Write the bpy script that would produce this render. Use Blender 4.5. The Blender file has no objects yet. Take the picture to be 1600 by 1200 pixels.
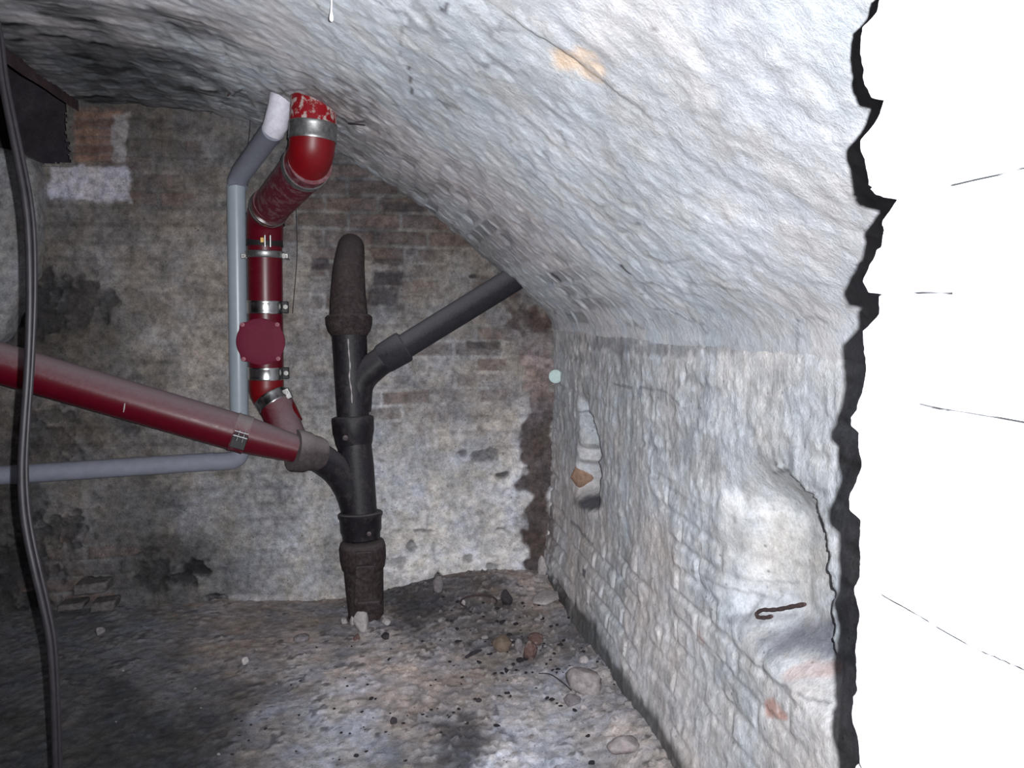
import bpy, math, random
import numpy as np
from mathutils import Vector, Matrix

# ------------------------------------------------------------ camera, world, light
SC = bpy.context.scene
COL = SC.collection
FPX, H = 1200.0, 1.39
YAW, PITCH = math.atan(204/FPX), -math.atan(116/FPX)
FW = np.array([math.sin(YAW)*math.cos(PITCH), math.cos(YAW)*math.cos(PITCH), math.sin(PITCH)])
RT = np.array([math.cos(YAW), -math.sin(YAW), 0.0])
UP = np.cross(RT, FW)
CAM = np.array([0.0, 0.0, H])

cd = bpy.data.cameras.new('camera'); cam = bpy.data.objects.new('camera', cd); COL.objects.link(cam)
cd.sensor_width = 36.0; cd.lens = 36.0*FPX/1600.0; cd.clip_start = 0.01
M = Matrix(((RT[0], UP[0], -FW[0], 0), (RT[1], UP[1], -FW[1], 0), (RT[2], UP[2], -FW[2], H), (0, 0, 0, 1)))
cam.matrix_world = M
SC.camera = cam

w = bpy.data.worlds.new('world'); SC.world = w; w.use_nodes = True
w.node_tree.nodes['Background'].inputs[0].default_value = (0.9, 0.72, 0.88, 1)
w.node_tree.nodes['Background'].inputs[1].default_value = 0.035

# the phone's flash: a small lamp right beside and a little above the lens
FLASH_W = 310.0
ld = bpy.data.lights.new('flash', 'SPOT'); flash = bpy.data.objects.new('flash', ld); COL.objects.link(flash)
ld.energy = FLASH_W; ld.color = (0.955, 0.975, 1.0); ld.shadow_soft_size = 0.0032
ld.spot_size = math.radians(130); ld.spot_blend = 1.0
fpos = CAM + RT*0.027 + UP*0.018
aim = FW + RT*(720-800)/FPX + UP*(600-630)/FPX
flash.matrix_world = Matrix.Translation(Vector(fpos)) @ Vector(aim).to_track_quat('-Z', 'Y').to_matrix().to_4x4()

SC.view_settings.view_transform = 'Standard'; SC.view_settings.look = 'None'
SC.view_settings.gamma = 1.0; SC.view_settings.exposure = 0.0; SC.view_settings.use_curve_mapping = False

# ------------------------------------------------------------ helpers
def ray(x, y): return FW + RT*(x-800)/FPX + UP*(600-y)/FPX
def atY(x, y, Y): d = ray(x, y); return CAM + d*Y/d[1]
def atX(x, y, X): d = ray(x, y); return CAM + d*X/d[0]
def atZ(x, y, Z): d = ray(x, y); return CAM + d*(Z-H)/d[2]
def proj(P):
    q = P - CAM; t = np.maximum(q@FW, 0.05)
    return 800+FPX*(q@RT)/t, 600-FPX*(q@UP)/t

def hash3(i, j, k, s):
    h = (i*374761393 + j*668265263 + k*2147483647 + s*974711) & 0xffffffff
    h = ((h ^ (h >> 13))*1274126177) & 0xffffffff
    h = ((h ^ (h >> 15))*2246822519) & 0xffffffff
    return ((h ^ (h >> 16)) & 0xffff)/65535.0
def vn(x, y, z, s=0):
    x = np.asarray(x, float); y = np.asarray(y, float)+0*x; z = np.asarray(z, float)+0*x
    i = np.floor(x).astype(np.int64); j = np.floor(y).astype(np.int64); k = np.floor(z).astype(np.int64)
    fx, fy, fz = x-i, y-j, z-k
    fx = fx*fx*(3-2*fx); fy = fy*fy*(3-2*fy); fz = fz*fz*(3-2*fz)
    r = 0
    for a in (0, 1):
        for b in (0, 1):
            for c in (0, 1):
                r = r + hash3(i+a, j+b, k+c, s)*(fx if a else 1-fx)*(fy if b else 1-fy)*(fz if c else 1-fz)
    return r
def fbm(x, y, z, oct=4, s=0, rough=0.5):
    t = 0; a = 1.0; n = 0; f = 1.0
    for o in range(oct):
        t = t + a*vn(x*f, y*f, z*f, s+o*17); n += a; a *= rough; f *= 2.03
    return t/n
def sst(a, b, x):
    t = np.clip((x-a)/(b-a), 0, 1); return t*t*(3-2*t)
def pldist(x, y, pts):
    best = np.full(np.shape(x), 1e9)
    for (x0, y0), (x1, y1) in zip(pts[:-1], pts[1:]):
        dx, dy = x1-x0, y1-y0; L = dx*dx+dy*dy+1e-12
        t = np.clip(((x-x0)*dx+(y-y0)*dy)/L, 0, 1)
        best = np.minimum(best, np.hypot(x-x0-t*dx, y-y0-t*dy))
    return best
def blobs(u, v, table, jit=0.0):
    """soft elliptical stains: (u, v, ru, rv, amount)"""
    r = 0*u
    for (a, b, ra, rb, k) in table:
        d = np.sqrt(((u-a)/ra)**2+((v-b)/rb)**2)+jit
        r = np.maximum(r, k*(1-sst(0.55, 1.25, d)))
    return r
def scatter(u, v, table, h):
    """smooth field through scattered samples"""
    num = 0*u; den = 0*u+1e-9
    for (a, b, c) in table:
        ww = np.exp(-((u-a)**2+(v-b)**2)/(2*h*h))+1e-7/(1+((u-a)**2+(v-b)**2))
        num = num+ww*c; den = den+ww
    return num/den
def brick(u, v, L, Hh, mort, s):
    """returns (0 in mortar .. 1 in brick face, per brick random)"""
    wu = u+0.012*(fbm(u*6, v*6, 0.3, 2, s)-0.5); wv = v+0.02*(fbm(u*3, v*3, 5.3, 2, s+3)-0.5)
    row = np.floor(wv/Hh).astype(np.int64)
    off = (row % 2)*0.5+0.13*hash3(row, row*0, row*0, s)
    cu = wu/L+off; ci = np.floor(cu).astype(np.int64)
    fu = (cu-ci)*L; fv = (wv/Hh-row)*Hh
    d = np.minimum(np.minimum(fu, L-fu), np.minimum(fv, Hh-fv))
    return sst(mort*0.35, mort*1.0, d), hash3(ci, row, row*0, s+9)
def mix3(a, b, t): return a*(1-t)[..., None]+np.asarray(b)*t[..., None]

def grid_mesh(name, P, C, mat, flip=False, keep=None):
    n, m = P.shape[:2]
    idx = np.arange(n*m).reshape(n, m)
    q = np.stack([idx[:-1, :-1], idx[1:, :-1], idx[1:, 1:], idx[:-1, 1:]], -1)
    if flip: q = q[..., ::-1]
    if keep is not None: q = q[keep]
    q = q.reshape(-1, 4)
    me = bpy.data.meshes.new(name)
    me.vertices.add(n*m); me.vertices.foreach_set('co', P.reshape(-1).astype(np.float32))
    me.loops.add(q.size); me.loops.foreach_set('vertex_index', q.reshape(-1).astype(np.int32))
    me.polygons.add(len(q)); me.polygons.foreach_set('loop_start', np.arange(0, q.size, 4, dtype=np.int32))
    me.update(calc_edges=True)
    me.polygons.foreach_set('use_smooth', np.ones(len(q), dtype=bool))
    if C is not None:
        at = me.color_attributes.new('coat', 'FLOAT_COLOR', 'POINT')
        c4 = np.ones((n*m, 4), np.float32); c4[:, :3] = np.clip(C.reshape(-1, 3), 0.004, 0.95)
        at.data.foreach_set('color', c4.reshape(-1))
    me.materials.append(mat)
    ob = bpy.data.objects.new(name, me); COL.objects.link(ob)
    return ob
def structure(o, label=None):
    o['kind'] = 'structure'
    if label: o['label'] = label
    return o

ORG = {}
class MB:
    def __init__(s): s.v = []; s.f = []
    def add(s, vs, fs):
        b = len(s.v); s.v += [tuple(map(float, p)) for p in vs]; s.f += [tuple(b+i for i in f) for f in fs]
    def tube(s, path, rad, seg=28, caps=True):
        P = [np.array(p, float) for p in path]; n = len(P)
        if not hasattr(rad, '__len__'): rad = [rad]*n
        T = []
        for i in range(n):
            a = P[max(i-1, 0)]; b = P[min(i+1, n-1)]; t = b-a
            if np.linalg.norm(t) < 1e-9: t = T[-1] if T else np.array([0, 0, 1.0])
            T.append(t/np.linalg.norm(t))
        ref = np.array([0, 1.0, 0]) if abs(T[0][1]) < 0.9 else np.array([1.0, 0, 0])
        X = np.cross(T[0], ref); X /= np.linalg.norm(X)
        vs = []; fs = []
        for i in range(n):
            X = X-T[i]*(X@T[i]); X /= np.linalg.norm(X); Y = np.cross(T[i], X)
            for k in range(seg):
                a = 2*math.pi*k/seg
                vs.append(P[i]+rad[i]*(math.cos(a)*X+math.sin(a)*Y))
        for i in range(n-1):
            for k in range(seg):
                k2 = (k+1) % seg
                fs.append((i*seg+k, i*seg+k2, (i+1)*seg+k2, (i+1)*seg+k))
        if caps:
            fs.append(tuple(range(seg))[::-1]); fs.append(tuple((n-1)*seg+k for k in range(seg)))
        s.add(vs, fs)
    def lathe(s, a, axis, prof, seg=32):
        """prof: list of (distance along axis, radius)"""
        axis = np.array(axis, float)/np.linalg.norm(axis); a = np.array(a, float)
        ref = np.array([0, 1.0, 0]) if abs(axis[1]) < 0.9 else np.array([1.0, 0, 0])
        X = np.cross(axis, ref); X /= np.linalg.norm(X); Y = np.cross(axis, X)
        n = len(prof); vs = []; fs = []
        for (t, r) in prof:
            for k in range(seg):
                an = 2*math.pi*k/seg
                vs.append(a+axis*t+max(r, 1e-4)*(math.cos(an)*X+math.sin(an)*Y))
        for i in range(n-1):
            for k in range(seg):
                k2 = (k+1) % seg
                fs.append((i*seg+k, i*seg+k2, (i+1)*seg+k2, (i+1)*seg+k))
        fs.append(tuple(range(seg))[::-1]); fs.append(tuple((n-1)*seg+k for k in range(seg)))
        s.add(vs, fs)
    def box(s, c, ax, ay, az):
        c = np.array(c, float); ax, ay, az = [np.array(q, float) for q in (ax, ay, az)]
        vs = [c+i*ax+j*ay+k*az for k in (-1, 1) for j in (-1, 1) for i in (-1, 1)]
        s.add(vs, [(0, 2, 3, 1), (4, 5, 7, 6), (0, 1, 5, 4), (2, 6, 7, 3), (0, 4, 6, 2), (1, 3, 7, 5)])
    def prism(s, poly, off):
        n = len(poly); off = np.array(off, float); P = [np.array(p, float) for p in poly]
        s.add(P+[p+off for p in P], [tuple(range(n))[::-1], tuple(range(n, 2*n))]+[(i, (i+1) % n, n+(i+1) % n, n+i) for i in range(n)])
    def build(s, name, mat, parent=None, smooth=True, bevel=0.0, sub=0, rough=0.0, origin=None):
        me = bpy.data.meshes.new(name)
        base = ORG.get(parent.name, Vector((0, 0, 0))) if parent else Vector((0, 0, 0))
        o0 = Vector(origin) if origin is not None else base.copy()
        me.from_pydata([tuple(Vector(p)-o0) for p in s.v], [], s.f); me.update()
        me.materials.append(mat)
        if smooth:
            me.polygons.foreach_set('use_smooth', [True]*len(me.polygons))
            try: me.set_sharp_from_angle(angle=math.radians(38))
            except Exception: pass
        ob = bpy.data.objects.new(name, me); COL.objects.link(ob)
        if parent: ob.parent = parent
        if parent is None or origin is not None:
            if parent is None: ob.location = o0
            else: ob.location = o0-base
        ORG[ob.name] = o0
        if bevel:
            b = ob.modifiers.new('bevel', 'BEVEL'); b.width = bevel; b.segments = 2; b.limit_method = 'ANGLE'
        return ob
def thing(name, loc, label, cat, group=None):
    o = bpy.data.objects.new(name, None); COL.objects.link(o); o.location = Vector(loc)
    o.matrix_world = Matrix.Translation(Vector(loc)); o.empty_display_size = 0.05; ORG[o.name] = Vector(loc)
    return tag(o, label, cat, group)
def tag(o, label, cat, group=None):
    o['label'] = label; o['category'] = cat
    if group: o['group'] = group
    return o
def smoothpath(pts, n=60):
    """Catmull-Rom through points (any dimension)"""
    P = np.array(pts, float); P = np.vstack([2*P[0]-P[1], P, 2*P[-1]-P[-2]]); out = []
    segs = len(P)-3
    for t in np.linspace(0, segs-1e-6, n):
        i = int(t); u = t-i; a, b, c, d = P[i:i+4]
        out.append(0.5*((2*b)+(-a+c)*u+(2*a-5*b+4*c-d)*u*u+(-a+3*b-3*c+d)*u**3))
    return np.array(out)
def roundpath(pts, r, n=8):
    """polyline with corners rounded by radius-ish r"""
    P = [np.array(p, float) for p in pts]; out = [P[0]]
    for a, b, c in zip(P[:-2], P[1:-1], P[2:]):
        d0 = a-b; d1 = c-b; l = min(r, np.linalg.norm(d0)*0.48, np.linalg.norm(d1)*0.48)
        p0 = b+d0/np.linalg.norm(d0)*l; p1 = b+d1/np.linalg.norm(d1)*l
        for t in np.linspace(0, 1, n): out.append((1-t)**2*p0+2*t*(1-t)*b+t*t*p1)
    out.append(P[-1]); return out

# ------------------------------------------------------------ materials
def nodes(name):
    m = bpy.data.materials.new(name); m.use_nodes = True
    nt = m.node_tree; return m, nt, nt.nodes['Principled BSDF']
def N(nt, t, **k):
    n = nt.nodes.new(t)
    for a, b in k.items():
        if a in n.inputs.keys(): n.inputs[a].default_value = b
        else: setattr(n, a, b)
    return n
def ramp(nt, fac, stops):
    r = nt.nodes.new('ShaderNodeValToRGB'); nt.links.new(fac, r.inputs[0])
    el = r.color_ramp.elements
    while len(el) < len(stops): el.new(0.5)
    for e, (p, c) in zip(el, stops):
        e.position = p; e.color = (c, c, c, 1) if not hasattr(c, '__len__') else (*c, 1)
    return r.outputs[0]
def mixc(nt, a, b, fac, mode='MIX'):
    m = nt.nodes.new('ShaderNodeMix'); m.data_type = 'RGBA'; m.blend_type = mode
    for sock, val in ((m.inputs[0], fac), (m.inputs[6], a), (m.inputs[7], b)):
        if hasattr(val, 'is_output'): nt.links.new(val, sock)
        elif hasattr(val, '__len__'): sock.default_value = (*val, 1) if len(val) == 3 else val
        else: sock.default_value = val
    return m.outputs[2]
def coat_material(name, fine=120, mid=22, speck=0.5, bump=0.5, lo=0.62, hi=1.3, dist=0.006, tint=((0.95, 0.97, 1.05), (1.06, 0.99, 0.92))):
    m, nt, bs = nodes(name); L = nt.links.new
    tc = N(nt, 'ShaderNodeTexCoord'); at = N(nt, 'ShaderNodeVertexColor', layer_name='coat')
    n1 = N(nt, 'ShaderNodeTexNoise', Scale=mid, Detail=6.0, Roughness=0.65); L(tc.outputs['Object'], n1.inputs['Vector'])
    n2 = N(nt, 'ShaderNodeTexNoise', Scale=fine, Detail=8.0, Roughness=0.78); L(tc.outputs['Object'], n2.inputs['Vector'])
    n3 = N(nt, 'ShaderNodeTexNoise', Scale=7.0, Detail=3.0, Roughness=0.6); L(tc.outputs['Object'], n3.inputs['Vector'])
    c = mixc(nt, at.outputs['Color'], ramp(nt, n1.outputs['Fac'], [(0.3, lo), (0.7, hi)]), 1.0, 'MULTIPLY')
    c = mixc(nt, c, ramp(nt, n2.outputs['Fac'], [(0.28, lo), (0.5, 1.0), (0.75, hi)]), 1.0, 'MULTIPLY')
    c = mixc(nt, c, ramp(nt, n3.outputs['Fac'], [(0.35, tint[0]), (0.65, tint[1])]), 1.0, 'MULTIPLY')
    vo = N(nt, 'ShaderNodeTexVoronoi', Scale=fine*0.33); L(tc.outputs['Object'], vo.inputs['Vector'])
    sp = N(nt, 'ShaderNodeTexNoise', Scale=fine*0.16, Detail=2.0); L(tc.outputs['Object'], sp.inputs['Vector'])
    a = N(nt, 'ShaderNodeMath', operation='ADD'); L(vo.outputs['Distance'], a.inputs[0])
    L(ramp(nt, sp.outputs['Fac'], [(0.42, 0.5), (0.6, 0.0)]), a.inputs[1])
    c = mixc(nt, c, (0.02, 0.017, 0.018), ramp(nt, a.outputs[0], [(0.10, speck), (0.2, 0.0)]))
    L(c, bs.inputs['Base Color'])
    bs.inputs['Roughness'].default_value = 0.85; bs.inputs['Specular IOR Level'].default_value = 0.25
    ad = N(nt, 'ShaderNodeMath', operation='MULTIPLY_ADD'); L(n1.outputs['Fac'], ad.inputs[0]); ad.inputs[1].default_value = 1.5; L(n2.outputs['Fac'], ad.inputs[2])
    b = N(nt, 'ShaderNodeBump', Strength=bump, Distance=dist); L(ad.outputs[0], b.inputs['Height']); L(b.outputs[0], bs.inputs['Normal'])
    return m
M_wall = coat_material('limewashed_old_brick', 130, 30, 0.6, 0.9, 0.55, 1.4)
M_vault = coat_material('vault_limewash', 90, 34, 0.14, 0.5, 0.85, 1.12, 0.008, ((0.96, 0.99, 1.04), (1.03, 0.99, 0.98)))
M_right = coat_material('side_wall_limewash', 110, 34, 0.45, 0.55, 0.74, 1.18, 0.008, ((0.96, 0.985, 1.03), (1.03, 0.99, 0.97)))
M_floor = coat_material('dirty_cellar_floor', 170, 24, 0.8, 0.8, 0.58, 1.38, 0.006, ((0.93, 0.96, 1.06), (1.08, 0.98, 0.9)))
M_pier = coat_material('near_pier_limewash', 260, 40, 0.0, 0.4, 0.93, 1.04, 0.002, ((0.97, 0.985, 1.02), (1.01, 1.0, 1.0)))
M_soot = coat_material('sooty_shaft', 90, 18, 0.4, 0.6, 0.7, 1.25)

def plain(name, col, rough=0.5, metal=0.0, spec=0.5, dust=None, dust_amt=0.0, noise=0.15, bump=0.15, scale=40, spots=None, dust_up=True):
    """painted / metal surface with wear; dust lies on faces that look upward"""
    m, nt, bs = nodes(name); L = nt.links.new
    tc = N(nt, 'ShaderNodeTexCoord'); n1 = N(nt, 'ShaderNodeTexNoise', Scale=scale, Detail=6.0, Roughness=0.65)
    L(tc.outputs['Object'], n1.inputs['Vector'])
    c = mixc(nt, col, ramp(nt, n1.outputs['Fac'], [(0.3, 1-noise), (0.7, 1+noise)]), 1.0, 'MULTIPLY')
    rsock = None
    if spots:
        n4 = N(nt, 'ShaderNodeTexNoise', Scale=spots[1], Detail=5.0, Roughness=0.7); L(tc.outputs['Object'], n4.inputs['Vector'])
        c = mixc(nt, c, spots[0], ramp(nt, n4.outputs['Fac'], [(spots[2], 0.0), (spots[2]+0.08, spots[3])]))
    if dust:
        g = N(nt, 'ShaderNodeNewGeometry'); sx = N(nt, 'ShaderNodeSeparateXYZ'); L(g.outputs['Normal'], sx.inputs[0])
        n3 = N(nt, 'ShaderNodeTexNoise', Scale=scale*2.2, Detail=4.0, Roughness=0.7); L(tc.outputs['Object'], n3.inputs['Vector'])
        ma = N(nt, 'ShaderNodeMath', operation='MULTIPLY_ADD'); L(n3.outputs['Fac'], ma.inputs[0]); ma.inputs[1].default_value = 0.5
        L(sx.outputs['Z'], ma.inputs[2])
        fac = ramp(nt, ma.outputs[0], [(0.28, 0.0), (1.0, dust_amt)])
        c = mixc(nt, c, dust, fac)
        rr = mixc(nt, (rough,)*3, (0.95,)*3, fac); L(rr, bs.inputs['Roughness']); rsock = 1
        if metal:
            mm = mixc(nt, (metal,)*3, (0.0,)*3, fac); L(mm, bs.inputs['Metallic'])
    L(c, bs.inputs['Base Color'])
    if rsock is None: bs.inputs['Roughness'].default_value = rough
    if not (metal and dust): bs.inputs['Metallic'].default_value = metal
    bs.inputs['Specular IOR Level'].default_value = spec
    b = N(nt, 'ShaderNodeBump', Strength=bump, Distance=0.003); L(n1.outputs['Fac'], b.inputs['Height']); L(b.outputs[0], bs.inputs['Normal'])
    return m
DUST = (0.30, 0.27, 0.27)
M_red = plain('red_pipe_paint', (0.105, 0.002, 0.010), 0.36, 0, 0.45, (0.22, 0.16, 0.175), 1.0, 0.12, 0.05, 30)
M_redbright = plain('clean_red_pipe_paint', (0.165, 0.002, 0.005), 0.42, 0, 0.45, None, 0, 0.12, 0.05, 30)
M_redtop = plain('red_pipe_with_mortar_smears', (0.24, 0.003, 0.008), 0.45, 0, 0.4, None, 0, 0.15, 0.1, 30, ((0.5, 0.42, 0.4), 26, 0.5, 0.9))
M_reddust = plain('dusty_red_pipe', (0.13, 0.014, 0.028), 0.6, 0, 0.3, DUST, 0.85, 0.2, 0.15, 40, ((0.22, 0.14, 0.15), 30, 0.5, 0.6))
M_cover = plain('red_cover_plate', (0.14, 0.010, 0.032), 0.7, 0, 0.3, None, 0, 0.12, 0.15, 90)
M_coverbolt = plain('worn_cover_bolt', (0.34, 0.12, 0.15), 0.5, 0, 0.4)
M_iron = plain('black_cast_iron', (0.012, 0.010, 0.014), 0.5, 0, 0.35, (0.12, 0.11, 0.12), 0.75, 0.45, 0.4, 45, ((0.05, 0.04, 0.042), 20, 0.54, 0.5))
M_rust = plain('rusted_cast_iron', (0.045, 0.032, 0.033), 0.9, 0, 0.15, (0.12, 0.10, 0.10), 0.55, 0.55, 0.8, 60, ((0.09, 0.075, 0.072), 24, 0.52, 0.5))
M_irondust = plain('dusty_cast_iron', (0.08, 0.065, 0.068), 0.9, 0, 0.15, (0.30, 0.26, 0.26), 0.9, 0.35, 0.5, 60)
M_diag = plain('grey_black_branch_pipe', (0.026, 0.025, 0.032), 0.7, 0, 0.25, (0.15, 0.145, 0.16), 0.95, 0.3, 0.25, 60)
M_steel = plain('steel_clamp', (0.62, 0.62, 0.62), 0.24, 1.0, 0.5, None, 0, 0.12, 0.05, 60)
M_steeldull = plain('dull_steel_clamp', (0.32, 0.32, 0.32), 0.42, 0.9, 0.5, None, 0, 0.35, 0.1, 60)
M_zinc = plain('zinc_bolt', (0.75, 0.74, 0.70), 0.4, 0.6, 0.5, None, 0, 0.1, 0.05, 60)
M_rubber = plain('black_rubber', (0.018, 0.016, 0.018), 0.55, 0, 0.4, None, 0, 0.3, 0.1, 60)
M_pvc = plain('grey_plastic_pipe', (0.36, 0.41, 0.46), 0.33, 0, 0.5, None, 0, 0.05, 0.05, 25)
M_pvcside = plain('grey_plastic_pipe_dusty', (0.27, 0.28, 0.34), 0.6, 0, 0.3, None, 0, 0.1, 0.05, 30)
M_white = plain('grey_plastic_lit_white', (0.72, 0.70, 0.78), 0.6, 0, 0.3, None, 0, 0.15, 0.2, 50)  # coupling lit whiter than its pipe; that brightness is put into this colour
M_cable = plain('black_cable_sheath', (0.016, 0.014, 0.017), 0.5, 0, 0.3, None, 0, 0.3, 0.05, 40)
M_stonepale = plain('pale_rubble', (0.46, 0.42, 0.42), 0.95, 0, 0.1, None, 0, 0.3, 1.0, 60)
M_fragment = plain('dirty_brick_fragment', (0.13, 0.12, 0.12), 0.95, 0, 0.1, None, 0, 0.5, 1.0, 50)
M_slab = plain('mortar_slab', (0.33, 0.29, 0.29), 0.95, 0, 0.1, None, 0, 0.4, 1.0, 40)
M_stonegrey = plain('grey_rubble', (0.22, 0.2, 0.21), 0.95, 0, 0.1, None, 0, 0.35, 1.0, 60)
M_stonedark = plain('dark_rubble', (0.055, 0.048, 0.055), 0.95, 0, 0.1, None, 0, 0.35, 1.0, 60)
M_brick = plain('brick_rubble', (0.15, 0.095, 0.085), 0.95, 0, 0.1, None, 0, 0.35, 1.0, 60, (( 0.3, 0.26, 0.25), 30, 0.52, 0.8))
M_orborange = plain('orange_orb', (0.34, 0.22, 0.16), 0.95, 0, 0.1, None, 0, 0.3, 1.0, 60)
M_wood = plain('charred_wood', (0.06, 0.05, 0.06), 0.9, 0, 0.1, None, 0, 0.4, 0.8, 60)
M_nail = plain('rusty_nail', (0.075, 0.05, 0.05), 0.9, 0, 0.2, None, 0, 0.4, 0.8, 120)
M_orb = plain('pale_orb', (0.62, 0.76, 0.74), 0.6, 0, 0.3, None, 0, 0.1, 0.1, 60)
M_drip = plain('white_lime_drip', (0.93, 0.93, 0.97), 0.15, 0, 0.6, None, 0, 0.03, 0.05, 60)

# ------------------------------------------------------------ the setting
WB = 3.79
def wall_y(X): return 3.76+0.06*sst(-0.1, 0.5, X)
VX = np.array([0.882, 0.862, 0.850, 0.826, 0.786, 0.65, 0.33, 0.025, -0.21, -0.55, -0.87, -1.2])
VZ = np.array([1.25, 1.295, 1.335, 1.375, 1.415, 1.53, 1.80, 2.00, 2.125, 2.235, 2.285, 2.30])
VX = np.concatenate([VX, -2.4-VX[::-1][1:]]); VZ = np.concatenate([VZ, VZ[::-1][1:]])
def vault_z(X): return np.interp(X, VX[::-1], VZ[::-1])
def at_vault(px, py):
    d = ray(px, py)
    for t in np.arange(0.5, 6, 0.004):
        p = CAM+d*t
        if p[2] >= vault_z(p[0]): return p
    return p

# --- back wall
X = np.arange(-3.35, 1.02, 0.0065); Z = np.arange(-0.12, 2.72, 0.0065)
GX, GZ = np.meshgrid(X, Z, indexing='ij')
U, V = proj(np.stack([GX, wall_y(GX), GZ], -1))
bf, br = brick(GX, GZ, 0.245, 0.077, 0.014, 1)
n_big = fbm(GX*2.3, GZ*2.3, 0, 4, 11); n_mid = fbm(GX*8, GZ*8, 1, 4, 12); n_fine = fbm(GX*30, GZ*30, 2, 3, 13)
bare = np.clip(blobs(U, V, [(600, 340, 190, 120, 0.85), (520, 460, 60, 80, 0.6), (690, 560, 130, 80, 0.5), (250, 260, 130, 70, 0.5), (120, 900, 110, 60, 0.7), (640, 620, 150, 60, 0.4), (760, 560, 60, 120, 0.4)], n_mid-0.5)+0.15*(n_mid-0.4), 0, 1)
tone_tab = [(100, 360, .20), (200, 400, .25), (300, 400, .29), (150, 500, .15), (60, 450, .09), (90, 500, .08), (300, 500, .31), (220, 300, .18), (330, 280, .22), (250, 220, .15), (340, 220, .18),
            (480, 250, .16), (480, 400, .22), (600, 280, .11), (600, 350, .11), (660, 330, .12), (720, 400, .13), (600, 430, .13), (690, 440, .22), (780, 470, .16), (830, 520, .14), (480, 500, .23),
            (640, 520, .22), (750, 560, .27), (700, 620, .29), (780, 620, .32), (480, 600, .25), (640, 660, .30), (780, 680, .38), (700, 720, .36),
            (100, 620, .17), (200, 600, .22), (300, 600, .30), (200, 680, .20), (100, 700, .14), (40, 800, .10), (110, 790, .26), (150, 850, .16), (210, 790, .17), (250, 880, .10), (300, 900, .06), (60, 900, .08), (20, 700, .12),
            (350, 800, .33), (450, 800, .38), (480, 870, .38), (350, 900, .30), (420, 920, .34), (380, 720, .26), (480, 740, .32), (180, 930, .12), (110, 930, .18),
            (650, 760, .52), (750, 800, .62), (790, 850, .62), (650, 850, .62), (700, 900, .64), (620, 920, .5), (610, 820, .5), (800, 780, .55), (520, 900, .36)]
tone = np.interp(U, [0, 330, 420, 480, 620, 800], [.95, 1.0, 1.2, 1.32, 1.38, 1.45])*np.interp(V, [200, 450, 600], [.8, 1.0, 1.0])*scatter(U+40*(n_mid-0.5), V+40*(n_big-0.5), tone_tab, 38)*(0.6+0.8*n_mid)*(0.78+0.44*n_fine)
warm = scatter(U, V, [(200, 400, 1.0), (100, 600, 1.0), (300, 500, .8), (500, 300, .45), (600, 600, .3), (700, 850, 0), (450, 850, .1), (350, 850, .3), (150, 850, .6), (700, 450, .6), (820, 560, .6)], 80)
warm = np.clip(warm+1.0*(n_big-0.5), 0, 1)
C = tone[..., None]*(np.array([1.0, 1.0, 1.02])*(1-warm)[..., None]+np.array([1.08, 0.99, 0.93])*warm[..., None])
bcol = np.stack([0.10+0.07*br, 0.075+0.05*br, 0.07+0.045*br], -1)*(0.7+0.6*n_fine)[..., None]
bb = sst(0.35, 0.75, bare*1.0+0.5*(br-0.45)+0.35*(n_fine-0.5))
C = C*(1-(bb*bf)[..., None]*0.72)+bcol*(bb*bf)[..., None]*0.72
mort = (1-bf)*sst(0.35, 0.6, n_mid)
C = C*(1+0.35*mort*bare)[..., None]*(1-0.24*(1-bf)*(1-bare)*sst(0.4, 0.6, fbm(GX*4, GZ*6, 8, 3, 15)))[..., None]
# individual bare bricks seen
for (a, b, c, d, col) in [(582, 428, 628, 445, (.05, .045, .05)), (582, 405, 630, 417, (.07, .06, .06)), (488, 405, 512, 420, (.06, .05, .06)), (486, 370, 516, 385, (.07, .06, .06)), (575, 450, 620, 475, (.075, .065, .07)),
                          (730, 535, 780, 545, (.1, .09, .09)), (600, 318, 660, 330, (.06, .055, .06))]:
    k = (1-sst(0, 5, np.maximum(np.maximum(a-U, U-c), np.maximum(b-V, V-d))+5*(n_fine-0.5)+1))*0.8; C = mix3(C, col, k)
wpatch = blobs(U, V, [(480, 380, 16, 26, .7), (600, 417, 34, 5, .8), (572, 420, 10, 34, .7), (640, 455, 30, 10, .4), (510, 380, 14, 14, .5), (670, 455, 40, 20, .5)], 2*(n_fine-0.5))
C = mix3(C, (0.34, 0.32, 0.31), wpatch*0.8)
# dark brown strip beside the corner
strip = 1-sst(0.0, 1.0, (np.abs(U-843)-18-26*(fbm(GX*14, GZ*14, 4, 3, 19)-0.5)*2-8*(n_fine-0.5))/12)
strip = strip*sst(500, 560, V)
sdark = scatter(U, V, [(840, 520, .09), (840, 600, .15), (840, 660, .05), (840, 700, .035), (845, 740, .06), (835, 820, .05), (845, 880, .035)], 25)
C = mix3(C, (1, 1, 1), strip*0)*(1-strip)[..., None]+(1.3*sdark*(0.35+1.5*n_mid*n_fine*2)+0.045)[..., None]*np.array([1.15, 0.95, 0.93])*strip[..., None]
C = mix3(C, (0.09, 0.06, 0.058), blobs(U, V, [(830, 500, 34, 26, .8), (800, 465, 24, 16, .6)], 1.6*(n_fine-0.5)))
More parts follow.
